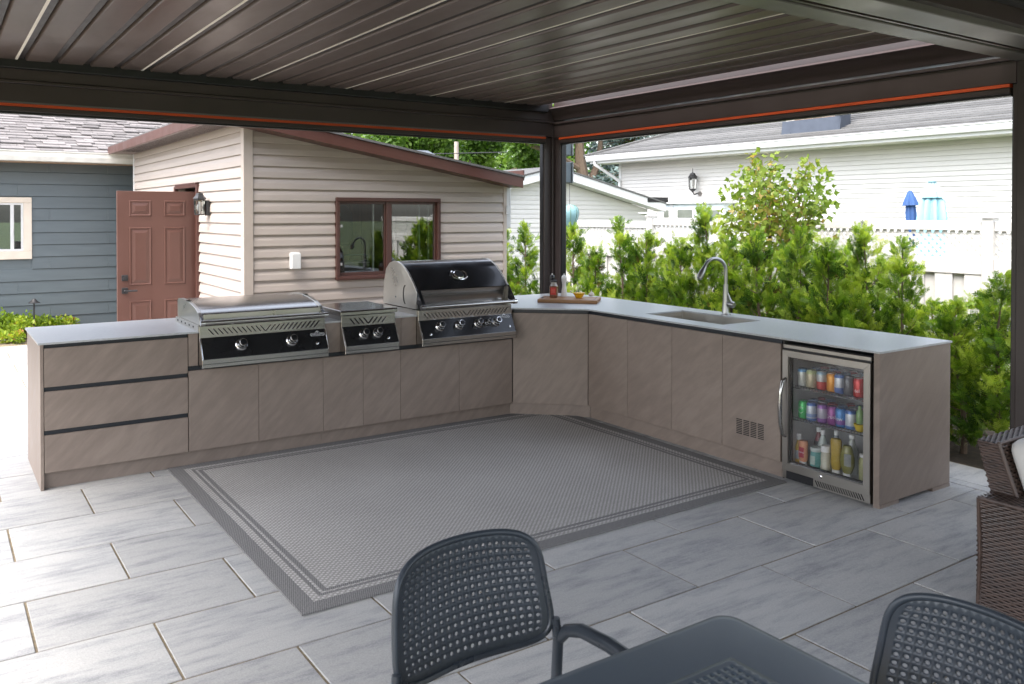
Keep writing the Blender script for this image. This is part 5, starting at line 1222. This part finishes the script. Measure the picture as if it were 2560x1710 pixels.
def make_chair(label):
    o = root('perforated_armchair', label, 'chair', (0, 0, 0), 'perforated resin armchairs at the dining table'); R = MT['resin']
    Z0, Z1 = .540, .834
    def bk(u, v):
        u, v = squircle(u, v); t = (v+1)/2; z = Z0+(Z1-Z0)*t
        hw = .250-.030*t; x = hw*u; y = -.222-.055*t-.058*(1-u*u)-.010*math.sin(math.pi*t); zz = z-.020*(1-u*u)*(1-t)*0+.010*(1-u*u)*t
        return Vector((x, y, zz))
    b = link('backrest', perforated(20, 13, 1, .54, bk).mesh('backrest', R), o); solid(b, .007)
    per = [bk(-1+2*k/24, 1) for k in range(25)]
    side = lambda s: [bk(s, -1+2*k/16) for k in range(17)]
    loop = side(-1)+per[1:]+side(1)[::-1][1:]
    MB().tube(loop, .0090, 10).build('back_rim', R, o); MB().tube([bk(-1+2*k/24, -1) for k in range(25)], .009, 8).build('lower_rim', R, o)
    def st(u, v):
        u, v = squircle(u, v, 6); x = .235*u*(1-.06*(v-1)/-2); y = .215*v+.005; z = .445-.018*(1-u*u)*(1-v*v)+.006*v
        return Vector((x, y, z))
    s_ = link('seat', perforated(14, 13, 2, .52, st).mesh('seat', R), o); solid(s_, .012)
    for sx in (-1, 1):
        rp = [(sx*.262, -.300, 0), (sx*.258, -.262, .22), (sx*.253, -.232, .44), (sx*.252, -.224, .54), (sx*.247, -.230, .60)]
        MB().tube(rp, [.015, .016, .0165, .0165, .013], 12, flat=.9).build('leg', R, o)
        fp = [(sx*.275, .262, 0), (sx*.272, .240, .25), (sx*.270, .225, .44), (sx*.270, .212, .50), (sx*.270, .190, .545)]
        MB().tube(fp, [.014, .016, .0165, .017, .017], 12).build('leg', R, o)
        ap = [(sx*.252, -.228, .535), (sx*.264, -.200, .572), (sx*.274, -.150, .588), (sx*.280, -.05, .590), (sx*.280, .06, .582), (sx*.276, .14, .566), (sx*.270, .19, .535)]
        MB().tube(ap, [.015, .0175, .019, .020, .020, .019, .017], 12).build('armrest', R, o)
        MB().tube([(sx*.253, -.235, .43), (sx*.262, 0, .430), (sx*.270, .224, .43)], .012, 8).build('seat_rail', R, o)
    return o
c1 = make_chair('dark perforated armchair set between the table and the rug'); c1.location = (.612, -4.330, 0); c1.rotation_euler = (0, 0, rad(180+2))
c2 = copy_tree(c1); c2['label'] = 'dark perforated armchair set between the table and the wicker chair'; c2.location = (1.005, -5.015, 0); c2.rotation_euler = (0, 0, rad(90-3))
tb = root('dining_table', 'dark resin dining table with rounded corners and perforated centre', 'table', (.55, -5.02, 0))
tx0, tx1, ty0, ty1 = .05, 1.052, -5.52, -4.520
def tp(x, y): return (x, y, .738+.003*(1-((x-.55)/.5)**2)*(1-((y+5.02)/.5)**2))
hc = .335
cf = lambda u, v: Vector(tp(.55+hc*u, -5.02+hc*v))-Vector((0, 0, .0035))
pm = perforated(30, 30, 1, .40, cf); po = link('perforated_centre', pm.mesh('perforated_centre', MT['resintable'], off=tb.location), tb); solid(po, .007, 0)
# ring between rounded outline and the square centre
def outline(n, r):
    pts = []
    for cx__, cy__, a0 in ((tx1-r, ty1-r, 0), (tx0+r, ty1-r, 90), (tx0+r, ty0+r, 180), (tx1-r, ty0+r, 270)):
        for k in range(n+1): a = rad(a0+90*k/n); pts.append((cx__+r*math.cos(a), cy__+r*math.sin(a)))
    return pts
n = 8; r = .048
rings = []
for ins, z in ((.004, .700), (0, .712), (0, .724), (.004, .733), (.012, .7375), (.03, .7395)):
    t = outline(n, r); c = Vector((.551, -5.02)); k = 1-ins/.5
    rings.append([(c.x+(x-c.x)*k, c.y+(y-c.y)*k, z) for x, y in t])
inner = []
for q, (sx, sy) in enumerate(((1, 1), (-1, 1), (-1, -1), (1, -1))):
    cx__, cy__ = .55+sx*hc, -5.02+sy*hc
    for k in range(n+1): inner.append((cx__, cy__, tp(cx__, cy__)[2]))
N4 = len(inner); m = MB(); vs = [p for g_ in rings for p in g_]+inner; nr = len(rings)+1
fs = [(i*N4+k, i*N4+(k+1) % N4, (i+1)*N4+(k+1) % N4, (i+1)*N4+k) for i in range(nr-1) for k in range(N4)]
m.add(vs, fs, True); me = m.mesh('tabletop', MT['resintable'], off=tb.location)
bm = bmesh.new(); bm.from_mesh(me); bmesh.ops.dissolve_degenerate(bm, dist=1e-5, edges=bm.edges); bm.to_mesh(me); bm.free(); link('tabletop', me, tb)
for x in (tx0+.07, tx1-.07):
    for y in (ty0+.07, ty1-.07): MB().tube([(x, y, 0), (x, y, .70)], [.022, .028], 12).build('leg', MT['resin'], tb)
for y in (ty0+.05, ty1-.05): box('apron', MT['resin'], tb, tx0+.10, tx1-.10, y-.008, y+.008, .655, .705)
for x in (tx0+.05, tx1-.05): box('apron', MT['resin'], tb, x-.008, x+.008, ty0+.10, ty1-.10, .655, .705)

# ================================================================== brown wicker armchair
wk = root('wicker_armchair', 'brown woven wicker armchair with off white cushion at the edge of the patio', 'armchair', (3.58, -4.45, 0))
def weave(name, fn, nu, nv, parent, amp=.0035, lap=.85):
    """fn(u,v)->(point, normal), u along the strands 0..1, v across 0..1. nu ribs, nv strands"""
    V = []; F = []; sub = 4; n = nu*sub
    for j in range(nv):
        for i in range(n+1):
            u = i/n; ph = math.cos(math.pi*(u*nu)+math.pi*(j % 2)); 
            for e, dz in ((0, -.0006), (.5, .0012), (1, -.0006)):
                v = (j+.5+(e-.5)*lap)/nv; p, nn = fn(u, v); q = Vector(p)+Vector(nn)*(amp*ph+dz); V.append(tuple(q))
        b = len(V)-(n+1)*3
        for i in range(n):
            for e in (0, 1): k = b+i*3+e; F.append((k, k+1, k+4, k+3))
    o = link(name, MB().add([tuple(Vector(p)-origin(parent)) for p in V], F, True).mesh(name, MT['wicker']), parent); tag(o, kind='stuff'); return o
ax0, ay1, ay0, az = 3.150, -4.062, -4.80, .492
# arm block: slightly waisted outer face
def wx(v): return ax0+.020*math.sin(math.pi*v)*1.0+(.012 if v > .9 else 0)*0
weave('arm_weave', lambda u, v: ((wx(v), ay1+(ay0-ay1)*u, .02+(az-.02)*v), (-1, 0, 0)), 30, 44, wk)
weave('arm_weave', lambda u, v: ((ax0+.004+.185*u, ay1-.001, .02+(az-.02)*v), (0, 1, 0)), 8, 44, wk)
weave('arm_weave', lambda u, v: ((ax0+.19*v, ay1+(ay0-ay1)*u, az+.002), (0, 0, 1)), 30, 15, wk)
box('arm_core', MT['slot'], wk, ax0+.026, ax0+.185, ay0+.005, ay1-.006, .03, az-.008)
MB().tube([(ax0+.004, ay1-.004, az), (ax0+.004, ay0, az)], .009, 8).build('arm_piping', MT['wicker'], wk); MB().tube([(ax0+.004, ay1-.004, 0), (ax0+.018, ay1-.004, .25), (ax0+.004, ay1-.004, az)], .008, 8).build('arm_piping', MT['wicker'], wk)
# reclining back: left side face, top, front and rear faces
bx0, bx1 = 3.292, 4.02
yb = lambda z: -4.052+.062*(z-.475)/.225          # rear surface
yf = lambda z: -4.165+.080*(z-.475)/.225          # front surface
zb0, zb1 = .30, .706
weave('back_weave', lambda u, v: ((bx0, yf(zb0+(zb1-zb0)*v)+(yb(zb0+(zb1-zb0)*v)-yf(zb0+(zb1-zb0)*v))*(1-u), zb0+(zb1-zb0)*v), (-1, 0, 0)), 4, 36, wk, .0022)
weave('back_weave', lambda u, v: ((bx0+(bx1-bx0)*u, yb(zb0+(zb1-zb0)*v), zb0+(zb1-zb0)*v), (0, 1, 0)), 30, 36, wk)
weave('back_weave', lambda u, v: ((bx0+(bx1-bx0)*u, yf(zb0+(zb1-zb0)*v), zb0+(zb1-zb0)*v), (0, -1, 0)), 30, 36, wk)
weave('back_weave', lambda u, v: ((bx0+(bx1-bx0)*u, yf(zb1)+(yb(zb1)-yf(zb1))*v, zb1+.002), (0, 0, 1)), 28, 9, wk, .0025, .78)
MB().prism([(yf(zb0)+.008, zb0), (yb(zb0)-.008, zb0), (yb(zb1)-.008, zb1-.010), (yf(zb1)+.008, zb1-.010)], bx0+.008, bx1-.004, 'x').build('back_core', MT['slot'], wk)
MB().tube([(bx0, yf(zb1), zb1), (bx0, yf(.48), .48)], .009, 8).build('back_piping', MT['wicker'], wk); MB().tube([(bx0, yf(zb1), zb1+.001), (bx1, yf(zb1), zb1+.001)], .008, 8).build('back_piping', MT['wicker'], wk)
box('seat_base', MT['wicker'], wk, ax0+.19, bx1-.0, ay0+.02, yf(.3)-.003, .08, .30, .01); box('arm_right', MT['wicker'], wk, bx1+.002, bx1+.19, ay0, ay1, .0, az, .012, 2)
for x in (ax0+.19, bx1-.03):
    for y in (ay0+.05, -4.20): MB().tube([(x+.02, y, 0), (x+.02, y, .085)], .018, 8).build('leg', MT['wicker'], wk)
def cushion(name, label, x0, x1, y0, y1, z0, z1, tilt=0.):
    V = []; F = []; n = 10; c = Vector(((x0+x1)/2, (y0+y1)/2, (z0+z1)/2)); h = Vector(((x1-x0)/2, (y1-y0)/2, (z1-z0)/2))
    bm = bmesh.new(); bmesh.ops.create_cube(bm, size=2); bmesh.ops.subdivide_edges(bm, edges=bm.edges, cuts=7, use_grid_fill=True)
    for v in bm.verts:
        p = v.co.copy(); f = [1-abs(p.x)**6*.0, 1, 1]
        r_ = (abs(p.x)**8+abs(p.y)**8+abs(p.z)**8)**(1/8); p = p/r_
        puff = (1-p.x**2*.25)
        v.co = Vector((p.x*h.x, p.y*h.y*(1+.0), p.z*h.z))
        v.co.y += 0
    me = bpy.data.meshes.new(name); bm.to_mesh(me); bm.free(); me.polygons.foreach_set('use_smooth', [True]*len(me.polygons)); me.materials.append(MT['cushion'])
    o = link(name, me, None, c); o.rotation_euler = (tilt, 0, 0); tag(o, label, 'cushion'); return o
cushion('back_cushion', 'off white back cushion propped in the wicker armchair', 3.328, 3.99, -4.246, -4.130, .455, .735, rad(-19))
cushion('seat_cushion', 'off white seat cushion on the wicker armchair', 3.352, 3.99, -4.80, -4.24, .315, .445)

# ================================================================== path light
plp = onZ(86, 842, 0); pz = FPX/((plp-CAM).dot(AF))
pt = root('path_light', 'black mushroom cap path light standing among the low shrubs', 'path light', (plp.x, plp.y, 0))
zt = onY(86, 748, plp.y).z; zc = onY(86, 759, plp.y).z
link('stake', MB().tube([(0, 0, -.05), (0, 0, zt-.01)], .011, 8).mesh('stake', MT['iron']), pt)
link('cap', MB().lathe([(.078, zc), (.079, zc+.003), (.045, zc+.025), (.020, zt-.002), (.006, zt)], (0, 0, 0), n=20).mesh('cap', MT['iron']), pt)

# ================================================================== vegetation
rng = np.random.default_rng(11)
def unit(v): return v/np.maximum(np.linalg.norm(v, axis=-1, keepdims=True), 1e-9)
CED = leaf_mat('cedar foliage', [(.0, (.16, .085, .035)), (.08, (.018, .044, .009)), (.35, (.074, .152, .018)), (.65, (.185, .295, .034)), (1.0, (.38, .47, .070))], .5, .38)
DEC = leaf_mat('broad leaves', [(.0, (.035, .075, .014)), (.5, (.075, .145, .022)), (1.0, (.17, .25, .04))], .45, .4)
MAP = leaf_mat('young maple leaves', [(.0, (.06, .12, .02)), (.45, (.13, .20, .03)), (.78, (.23, .29, .05)), (.95, (.34, .19, .08)), (1.0, (.36, .13, .07))], .45, .42)
SPR = leaf_mat('blue spruce needles', [(.0, (.07, .10, .095)), (.5, (.13, .18, .17)), (1., (.24, .31, .29))], .6, .15)
LOW = leaf_mat('lime shrub leaves', [(.0, (.09, .16, .02)), (.5, (.20, .30, .03)), (.82, (.34, .42, .05)), (.92, (.35, .12, .06)), (1., (.42, .10, .07))], .45, .35)
# one flat spray of scale foliage: a midrib with alternating forked fingers
def spray_template():
    V = []; F = []
    def leaf(p, d, l, wd):
        p = np.array(p); d = np.array(d)/np.linalg.norm(d); s = np.array([-d[1], d[0], 0]); b = len(V)
        V.extend([p, p+d*l*.45+s*wd, p+d*l, p+d*l*.45-s*wd]); F.append((b, b+1, b+2, b+3))
    leaf((0, 0, 0), (0, 1, 0), .60, .020); leaf((0, .45, 0), (0, 1, 0), .65, .034)
    for k, y in enumerate((.15, .38, .62, .84)):
        for s in (-1, 1):
            l = .50*(1-.55*y)+.05; leaf((0, y, 0), (s*.62, .85, 0), l*1.05, .058)
    V = np.array(V); V[:, 2] = -.10*V[:, 0]**2-.12*V[:, 1]**2
    return V, np.array(F)
SV, SF = spray_template()
def place(T, TF, P, D, S, tint, up=None):
    """instances of a flat template (y along D) at P with size S"""
    n = len(P); D = unit(D); rnd_ = unit(rng.normal(size=(n, 3))); 
    X = unit(np.cross(D, rnd_)); Zv = np.cross(X, D)
    V = P[:, None, :]+S[:, None, None]*(T[None, :, 0:1]*X[:, None, :]+T[None, :, 1:2]*D[:, None, :]+T[None, :, 2:3]*Zv[:, None, :])
    F = TF[None]+(np.arange(n)*len(T))[:, None, None]
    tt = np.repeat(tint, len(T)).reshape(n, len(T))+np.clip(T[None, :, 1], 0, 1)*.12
    return V.reshape(-1, 3), F.reshape(-1, TF.shape[1]), tt.ravel()
def cedar_mesh(h, R, seed, nb=150, per=30, z0=.05):
    global rng; rng = np.random.default_rng(seed)
    wood = MB(); P = []; D = []; S_ = []; Tn = []
    lean = rng.normal(size=2)*.03
    tr = lambda z: np.array([lean[0]*z+.015*math.sin(5*z+seed), lean[1]*z+.015*math.cos(4*z+seed), z])
    wood.tube([tr(z) for z in np.linspace(-.02, h*.96, 9)], list(np.linspace(.026, .004, 9)), 7)
    twin = rng.random() < .5
    for k in range(nb):
        z = z0+(h*.97-z0)*(k+rng.random())/nb; t = z/h
        rad_ = R*(.75+.45*math.sin(math.pi*min(1, t*1.5+.10)))*(1-t**1.7*.92)*rng.choice([rng.uniform(.45, 1.0), rng.uniform(.9, 1.5)])
        az = rng.uniform(0, 2*math.pi); el = rng.uniform(.25, .75)+.45*t
        d = np.array([math.cos(az)*math.cos(el), math.sin(az)*math.cos(el), math.sin(el)]); L = rad_/max(.35, math.cos(el))
        p0 = tr(z); p1 = p0+d*L*.5+np.array([0, 0, -.03*L]); p2 = p0+d*L+np.array([0, 0, .10*L])
        if k % 2 == 0: wood.tube([p0, p1, p0+(p2-p0)*.8], [.006, .004, .002], 4, cap=False)
        n = max(5, int(per*(.45+L/R*.55))); s = rng.uniform(.22, 1.0, n)**.8
        pts = p0+(p2-p0)*s[:, None]+rng.normal(size=(n, 3))*.020*(.4+s[:, None])
        dirs = unit(d+np.array([0, 0, .45]))+rng.normal(size=(n, 3))*.38
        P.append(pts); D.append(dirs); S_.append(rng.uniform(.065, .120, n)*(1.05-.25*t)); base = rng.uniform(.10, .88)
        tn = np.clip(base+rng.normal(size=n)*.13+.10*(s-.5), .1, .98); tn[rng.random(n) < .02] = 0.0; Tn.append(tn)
    V, F, T = place(SV, SF, np.vstack(P), np.vstack(D), np.concatenate(S_), np.concatenate(Tn))
    return wood, V, F, T
VAR = []
for q, (h, R, nb) in enumerate(((1.75, .32, 56), (1.60, .36, 54), (1.72, .28, 46), (1.5, .35, 50), (1.66, .33, 48))):
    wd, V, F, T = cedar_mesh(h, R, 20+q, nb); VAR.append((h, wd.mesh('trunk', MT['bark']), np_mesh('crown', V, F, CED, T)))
ced = [(1262, 560, 6.05, 0), (1318, 548, 5.9, 4), (1440, 552, 5.85, 1), (1490, 612, 5.8, 3), (1562, 528, 5.9, 2), (1628, 570, 5.8, 1), (1700, 590, 5.75, 3), (1765, 510, 5.85, 0), (1835, 575, 5.75, 4), (1910, 560, 5.8, 1), (2000, 548, 5.75, 2), (2075, 590, 5.70, 3), (2165, 556, 5.75, 0), (2258, 575, 5.75, 2), (2375, 770, 5.85, 3), (2412, 735, 5.62, 1), (2492, 662, 5.62, 4), (2640, 640, 5.7, 0), (1592, 625, 6.2, 3), (1665, 600, 6.2, 1), (1800, 600, 6.15, 2), (1872, 600, 6.2, 1), (1955, 590, 6.2, 4), (2045, 610, 6.1, 1), (2120, 610, 6.1, 3), (2212, 630, 6.1, 1), (2330, 740, 6.1, 1), (2455, 720, 6.1, 1)]
clabels = {0: 'at the fence end behind the shed corner', 17: 'just beyond the right pergola post'}
names_ = ['slim cedar rising against the shed corner trim', 'full cedar between the shed and the corner post', 'broad cedar just right of the corner post', 'low cedar filling the gap behind the cutting board', 'slim tall cedar below the garage eave', 'bushy cedar below the white dish', 'low bushy cedar left of the faucet', 'tallest cedar rising above the faucet spout', 'cedar directly behind the faucet', 'broad cedar below the young maple', 'slim cedar below the maple and right of the faucet', 'low cedar behind the fridge end of the counter', 'tall cedar left of the aqua umbrella', 'thin cedar in front of the aqua umbrella', 'short cedar behind the counter end panel', 'sparse cedar beside the counter end panel', 'cedar against the right pergola post', 'cedar growing past the right pergola post', 'rear cedar between the slim cedar and the bushy cedar under the garage eave', 'rear cedar at the left of the faucet', 'thin rear cedar right behind the faucet', 'rear cedar half hidden below the maple', 'rear cedar against the fence below the maple', 'rear cedar behind the low cedar near the fridge', 'low rear cedar left of the aqua umbrella', 'rear cedar in front of the navy umbrella', 'rear cedar above the counter end corner', 'rear cedar filling the gap by the right pergola post']
random.seed(3)
for i, (u_, v_, x_, k) in enumerate(ced):
    p = onX(u_, v_, x_); h, tw, cr = VAR[k]; s = (p.z+.02)/h*.96
    o = root('cedar_tree', names_[i], 'cedar', (p.x, p.y, -.03), 'cedar hedge along the fence', random.uniform(0, 6.28)); wd_ = max(1.0, 1.0/s*.9) if s < 1 else 1/s**.3
    sx = s if s > .85 else .9
    if k == 3: sx *= 1.0
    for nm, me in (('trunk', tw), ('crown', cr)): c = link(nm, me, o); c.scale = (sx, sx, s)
# broadleaf clusters
LT = np.array([[0, 0, 0], [.26, .35, .05], [.30, .62, .04], [0, 1, -.06], [-.30, .62, .04], [-.26, .35, .05]]); LF = np.array([[0, 1, 2, 3], [0, 3, 4, 5]])
ML = np.array([[0, 0, 0], [.12, .25, 0], [.52, .42, .03], [.22, .55, 0], [0, 1, -.06], [-.22, .55, 0], [-.52, .42, .03], [-.12, .25, 0]]); MF = np.array([[0, 1, 2, 3], [0, 3, 4, 4], [0, 4, 5, 5], [0, 5, 6, 7]])
def leaf_cloud(centers, radii, n, size, T, TF, seed, droop=.2, tlo=.1, thi=.9):
    global rng; rng = np.random.default_rng(seed); c = np.array(centers); r = np.array(radii); w_ = r**2/np.sum(r**2)
    k = rng.choice(len(c), n, p=w_); dv = unit(rng.normal(size=(n, 3))); P = c[k]+dv*(r[k]*rng.uniform(.15, 1.20, n)**.75)[:, None]
    D = unit(dv*.5+rng.normal(size=(n, 3))*.7+np.array([0, 0, -droop])); base = rng.uniform(tlo, thi, len(c))[k]
    return place(T, TF, P, D, rng.uniform(.7, 1.3, n)*size, np.clip(base*.6+rng.uniform(tlo, thi, n)*.4, 0, 1))
# young maple behind the hedge
mp = onX(1925, 560, 6.75); ztop_ = onX(1910, 392, 6.75).z
mo = root('maple_sapling', 'young maple with reddish leaf tips rising above the cedar hedge', 'tree', (mp.x, mp.y, -.03))
cs = []; rs = []; wd = MB(); rr2 = random.Random(8)
wd.tube([(0, 0, 0), (.02, .01, .9), (0, 0, 1.5)], [.03, .022, .014], 7)
for (u_, v_, r_) in ((1905, 410, .16), (1880, 470, .24), (1925, 455, .24), (1870, 530, .30), (1930, 520, .30), (2020, 430, .15), (2030, 470, .20), (2010, 510, .24), (1975, 540, .26), (1850, 580, .26), (1900, 590, .3), (1990, 590, .28), (2045, 520, .14)):
    p = onX(u_, v_, 6.75+rr2.uniform(-.2, .2)); q = p-Vector((mp.x, mp.y, -.03)); cs.append(tuple(q)); rs.append(r_)
    wd.tube([(0, 0, max(.5, q.z-.9)), (q.x*.6, q.y*.6, q.z-.35), (q.x, q.y, q.z+.05)], [.012, .007, .003], 5, cap=False)
V, F, T = leaf_cloud(cs, [r*1.15 for r in rs], 2000, .070, ML, MF, 31, .5)
link('trunk', wd.mesh('trunk', MT['bark']), mo); 
def tri_safe(F): return F
def quads_to_mesh(name, V, F, mat, T):
    # quads with a repeated last index become triangles
    A = F[F[:, 2] != F[:, 3]]; B = F[F[:, 2] == F[:, 3]][:, :3]
    tris = np.vstack([A[:, [0, 1, 2]], A[:, [0, 2, 3]], B]) if len(B) else None
    return np_mesh(name, V, tris if tris is not None else F, mat, T)
link('crown', quads_to_mesh('crown', V, F, MAP, T), mo)
# background trees
def big_tree(name, label, base, h, clumps, n, size, seed, limbs, mat=DEC, group='trees in the background'):
    o = root(name, label, 'tree', base, group); wd = MB(); rq = random.Random(seed)
    for L in limbs: wd.tube(L[0], L[1], 8)
    cs = [c for c, _ in clumps]; rs = [r for _, r in clumps]
    V, F, T = leaf_cloud(cs, rs, n, size, LT, LF, seed, .35); link('trunk', wd.mesh('trunk', MT['bark']), o); link('crown', np_mesh('crown', V, F, mat, T), o); return o
def clumps_px(lst, yy, base):
    out = []
    for (u_, v_, rp, dy_) in lst:
        p = onY(u_, v_, yy+dy_); s = FPX/((p-CAM).dot(AF)); out.append((tuple(p-Vector(base)), rp/s))
    return out
rq = random.Random(12)
b1 = onY(1215, 500, 36); b1 = (b1.x, 36, 0)
cl = clumps_px([(960+rq.uniform(-20, 20)+k*32, rq.uniform(215, 420), rq.uniform(30, 55), rq.uniform(-2, 2)) for k in range(9)]+[(960+k*30, rq.uniform(340, 400), 40, 0) for k in range(10)], 36, b1)
big_tree('deciduous_tree', 'wide bright green tree behind the shed roof and utility pole', b1, 9, cl, 15000, .26, 41, [([(0, 0, 0), (.1, 0, 3), (.4, 0, 6)], [.35, .28, .15]), ([(.1, 0, 2.5), (1.5, -.5, 4.2), (3.2, -.8, 4.8)], [.2, .14, .08]), ([(0, 0, 3), (-1.5, -.5, 4.6), (-2.5, 0, 5.5)], [.18, .12, .06])])
b2 = onY(1465, 500, 24); b2 = (b2.x, 24, 0)
cl = clumps_px([(1290+k*22, rq.uniform(230, 350), rq.uniform(28, 48), rq.uniform(-1, 1.5)) for k in range(14)]+[(1330, 400, 36, 1), (1300, 375, 34, 1), (1380, 395, 32, 1), (1420, 420, 26, 2), (1520, 430, 26, 2.), (1535, 390, 24, 2)], 24, b2)
t0 = Vector((0, 0, 0)); 
def rel(u_, v_): return tuple(onY(u_, v_, 23.6)-Vector(b2))
big_tree('deciduous_tree', 'leafy tree with forked brown trunk behind the white garage', b2, 8, cl, 12000, .20, 42, [([(0, 0, 0), rel(1462, 470), rel(1450, 400), rel(1447, 340), rel(1440, 250)], [.34, .28, .24, .18, .1]), ([rel(1465, 480), rel(1490, 420), rel(1500, 370), rel(1505, 300)], [.20, .16, .12, .08]), ([rel(1445, 420), rel(1390, 385), rel(1330, 365), rel(1290, 340)], [.13, .11, .09, .05])])
# blue spruce
b3 = onX(1590, 500, 26); b3 = (26, b3.y, 0)
o = root('blue_spruce', 'silvery blue spruce behind the white house corner', 'tree', b3, 'trees in the background'); wd = MB(); wd.tube([(0, 0, 0), (0, 0, 11)], [.25, .04], 8); P = []; D = []
rng = np.random.default_rng(9); NT = np.array([[-.10, 0, 0], [.10, 0, 0], [.16, .5, 0], [0, 1, 0], [-.16, .5, 0]]); NF = np.array([[0, 1, 2, 4], [4, 2, 3, 3]])
for z in np.linspace(.6, 10.5, 34):
    L = 3.3*(1-z/11.2)+.25
    for k in range(11):
        a = rng.uniform(0, 6.28); d = np.array([math.cos(a), math.sin(a), -.18+rng.normal()*.08]); n = int(16+L*14); s = rng.uniform(.15, 1, n)
        wd.tube([(0, 0, z), tuple(np.array([0, 0, z])+d*L*.9)], [.03, .008], 4, cap=False)
        P.append(np.array([0, 0, z])+d*L*s[:, None]+rng.normal(size=(n, 3))*.09); D.append(d+rng.normal(size=(n, 3))*.6)
P = np.vstack(P); V, F, T = place(NT, NF, P, np.vstack(D), rng.uniform(.16, .30, len(P)), rng.uniform(.05, .95, len(P)))
link('trunk', wd.mesh('trunk', MT['bark']), o); link('crown', quads_to_mesh('crown', V, F, SPR, T), o)
# far line of trees that reads as one mass
cs = []; rs = []
for k in range(26):
    p = onY(820+k*36, rq.uniform(330, 420), 52); cs.append((p.x, 52+rq.uniform(-2, 2), rq.uniform(1.5, 7.5))); rs.append(rq.uniform(1.6, 2.6))
V, F, T = leaf_cloud(cs, rs, 16000, .45, LT, LF, 51); o = link('distant_woodland', np_mesh('distant_woodland', V, F, DEC, T)); tag(o, 'far green tree line behind the yards', 'trees', kind='stuff')
# low lime shrubs by the blue house
sl_ = [(10, 838, .16, 0), (40, 845, .15, 1), (72, 850, .15, 0), (105, 842, .17, 1), (135, 838, .14, 0), (-30, 850, .2, 1), (160, 835, .12, 1), (25, 862, .11, 1)]
slab_ = ['lime green spirea at the left end of the shrub bed', 'low lime shrub with red shoots left of the path light', 'lime shrub at the foot of the path light', 'lime shrub with red tips right of the path light', 'small lime shrub touching the counter edge', 'lime shrub past the patio corner', 'last small lime shrub behind the counter top', 'low lime sprig at the paver edge']
for i, (u_, v_, r_, k) in enumerate(sl_):
    p = onZ(u_, v_, 0); p.y = min(p.y+.22, 7.75) if v_ < 860 else p.y+.1; o = root('low_shrub', slab_[i], 'shrub', (p.x, p.y, -.02), 'low shrubs by the blue house')
    cs = [(random.uniform(-.14, .14), random.uniform(-.12, .12), random.uniform(.06, r_*1.5)) for _ in range(9)]; V, F, T = leaf_cloud(cs, [r_*.6]*9, 420, .05, LT, LF, 60+i, -.4); link('foliage', np_mesh('foliage', V, F, LOW, T), o)
    w_ = MB(); [w_.tube([(0, 0, 0), (c[0]*.6, c[1]*.6, c[2]*.6), c], [.006, .005, .003], 4, cap=False) for c in cs]; link('stems', w_.mesh('stems', MT['bark']), o)
# white stones along the bed edge
stn = [MB().lathe([(.01, 0), (.03, .008), (.034, .02), (.02, .034), (.004, .038)], (0, 0, 0), n=7).mesh('stone', pmat('pale river stone', (.55, .50, .45), .7, objvar=.2)) for _ in range(1)]
for k in range(16):
    p = onZ(12+k*4.6, 855-1.2*k+random.uniform(-4, 3), 0); o = link('river_stone', stn[0], None, (p.x, max(p.y, 7.05), -.02)); o.scale = (random.uniform(.7, 1.5), random.uniform(.7, 1.4), random.uniform(.7, 1.2)); o.rotation_euler = (0, 0, random.uniform(0, 6)); tag(o, 'pale rounded stone lying along the edge of the shrub bed', 'stone', 'stones along the shrub bed')
print('pavers', npv, 'shingles', nt_)
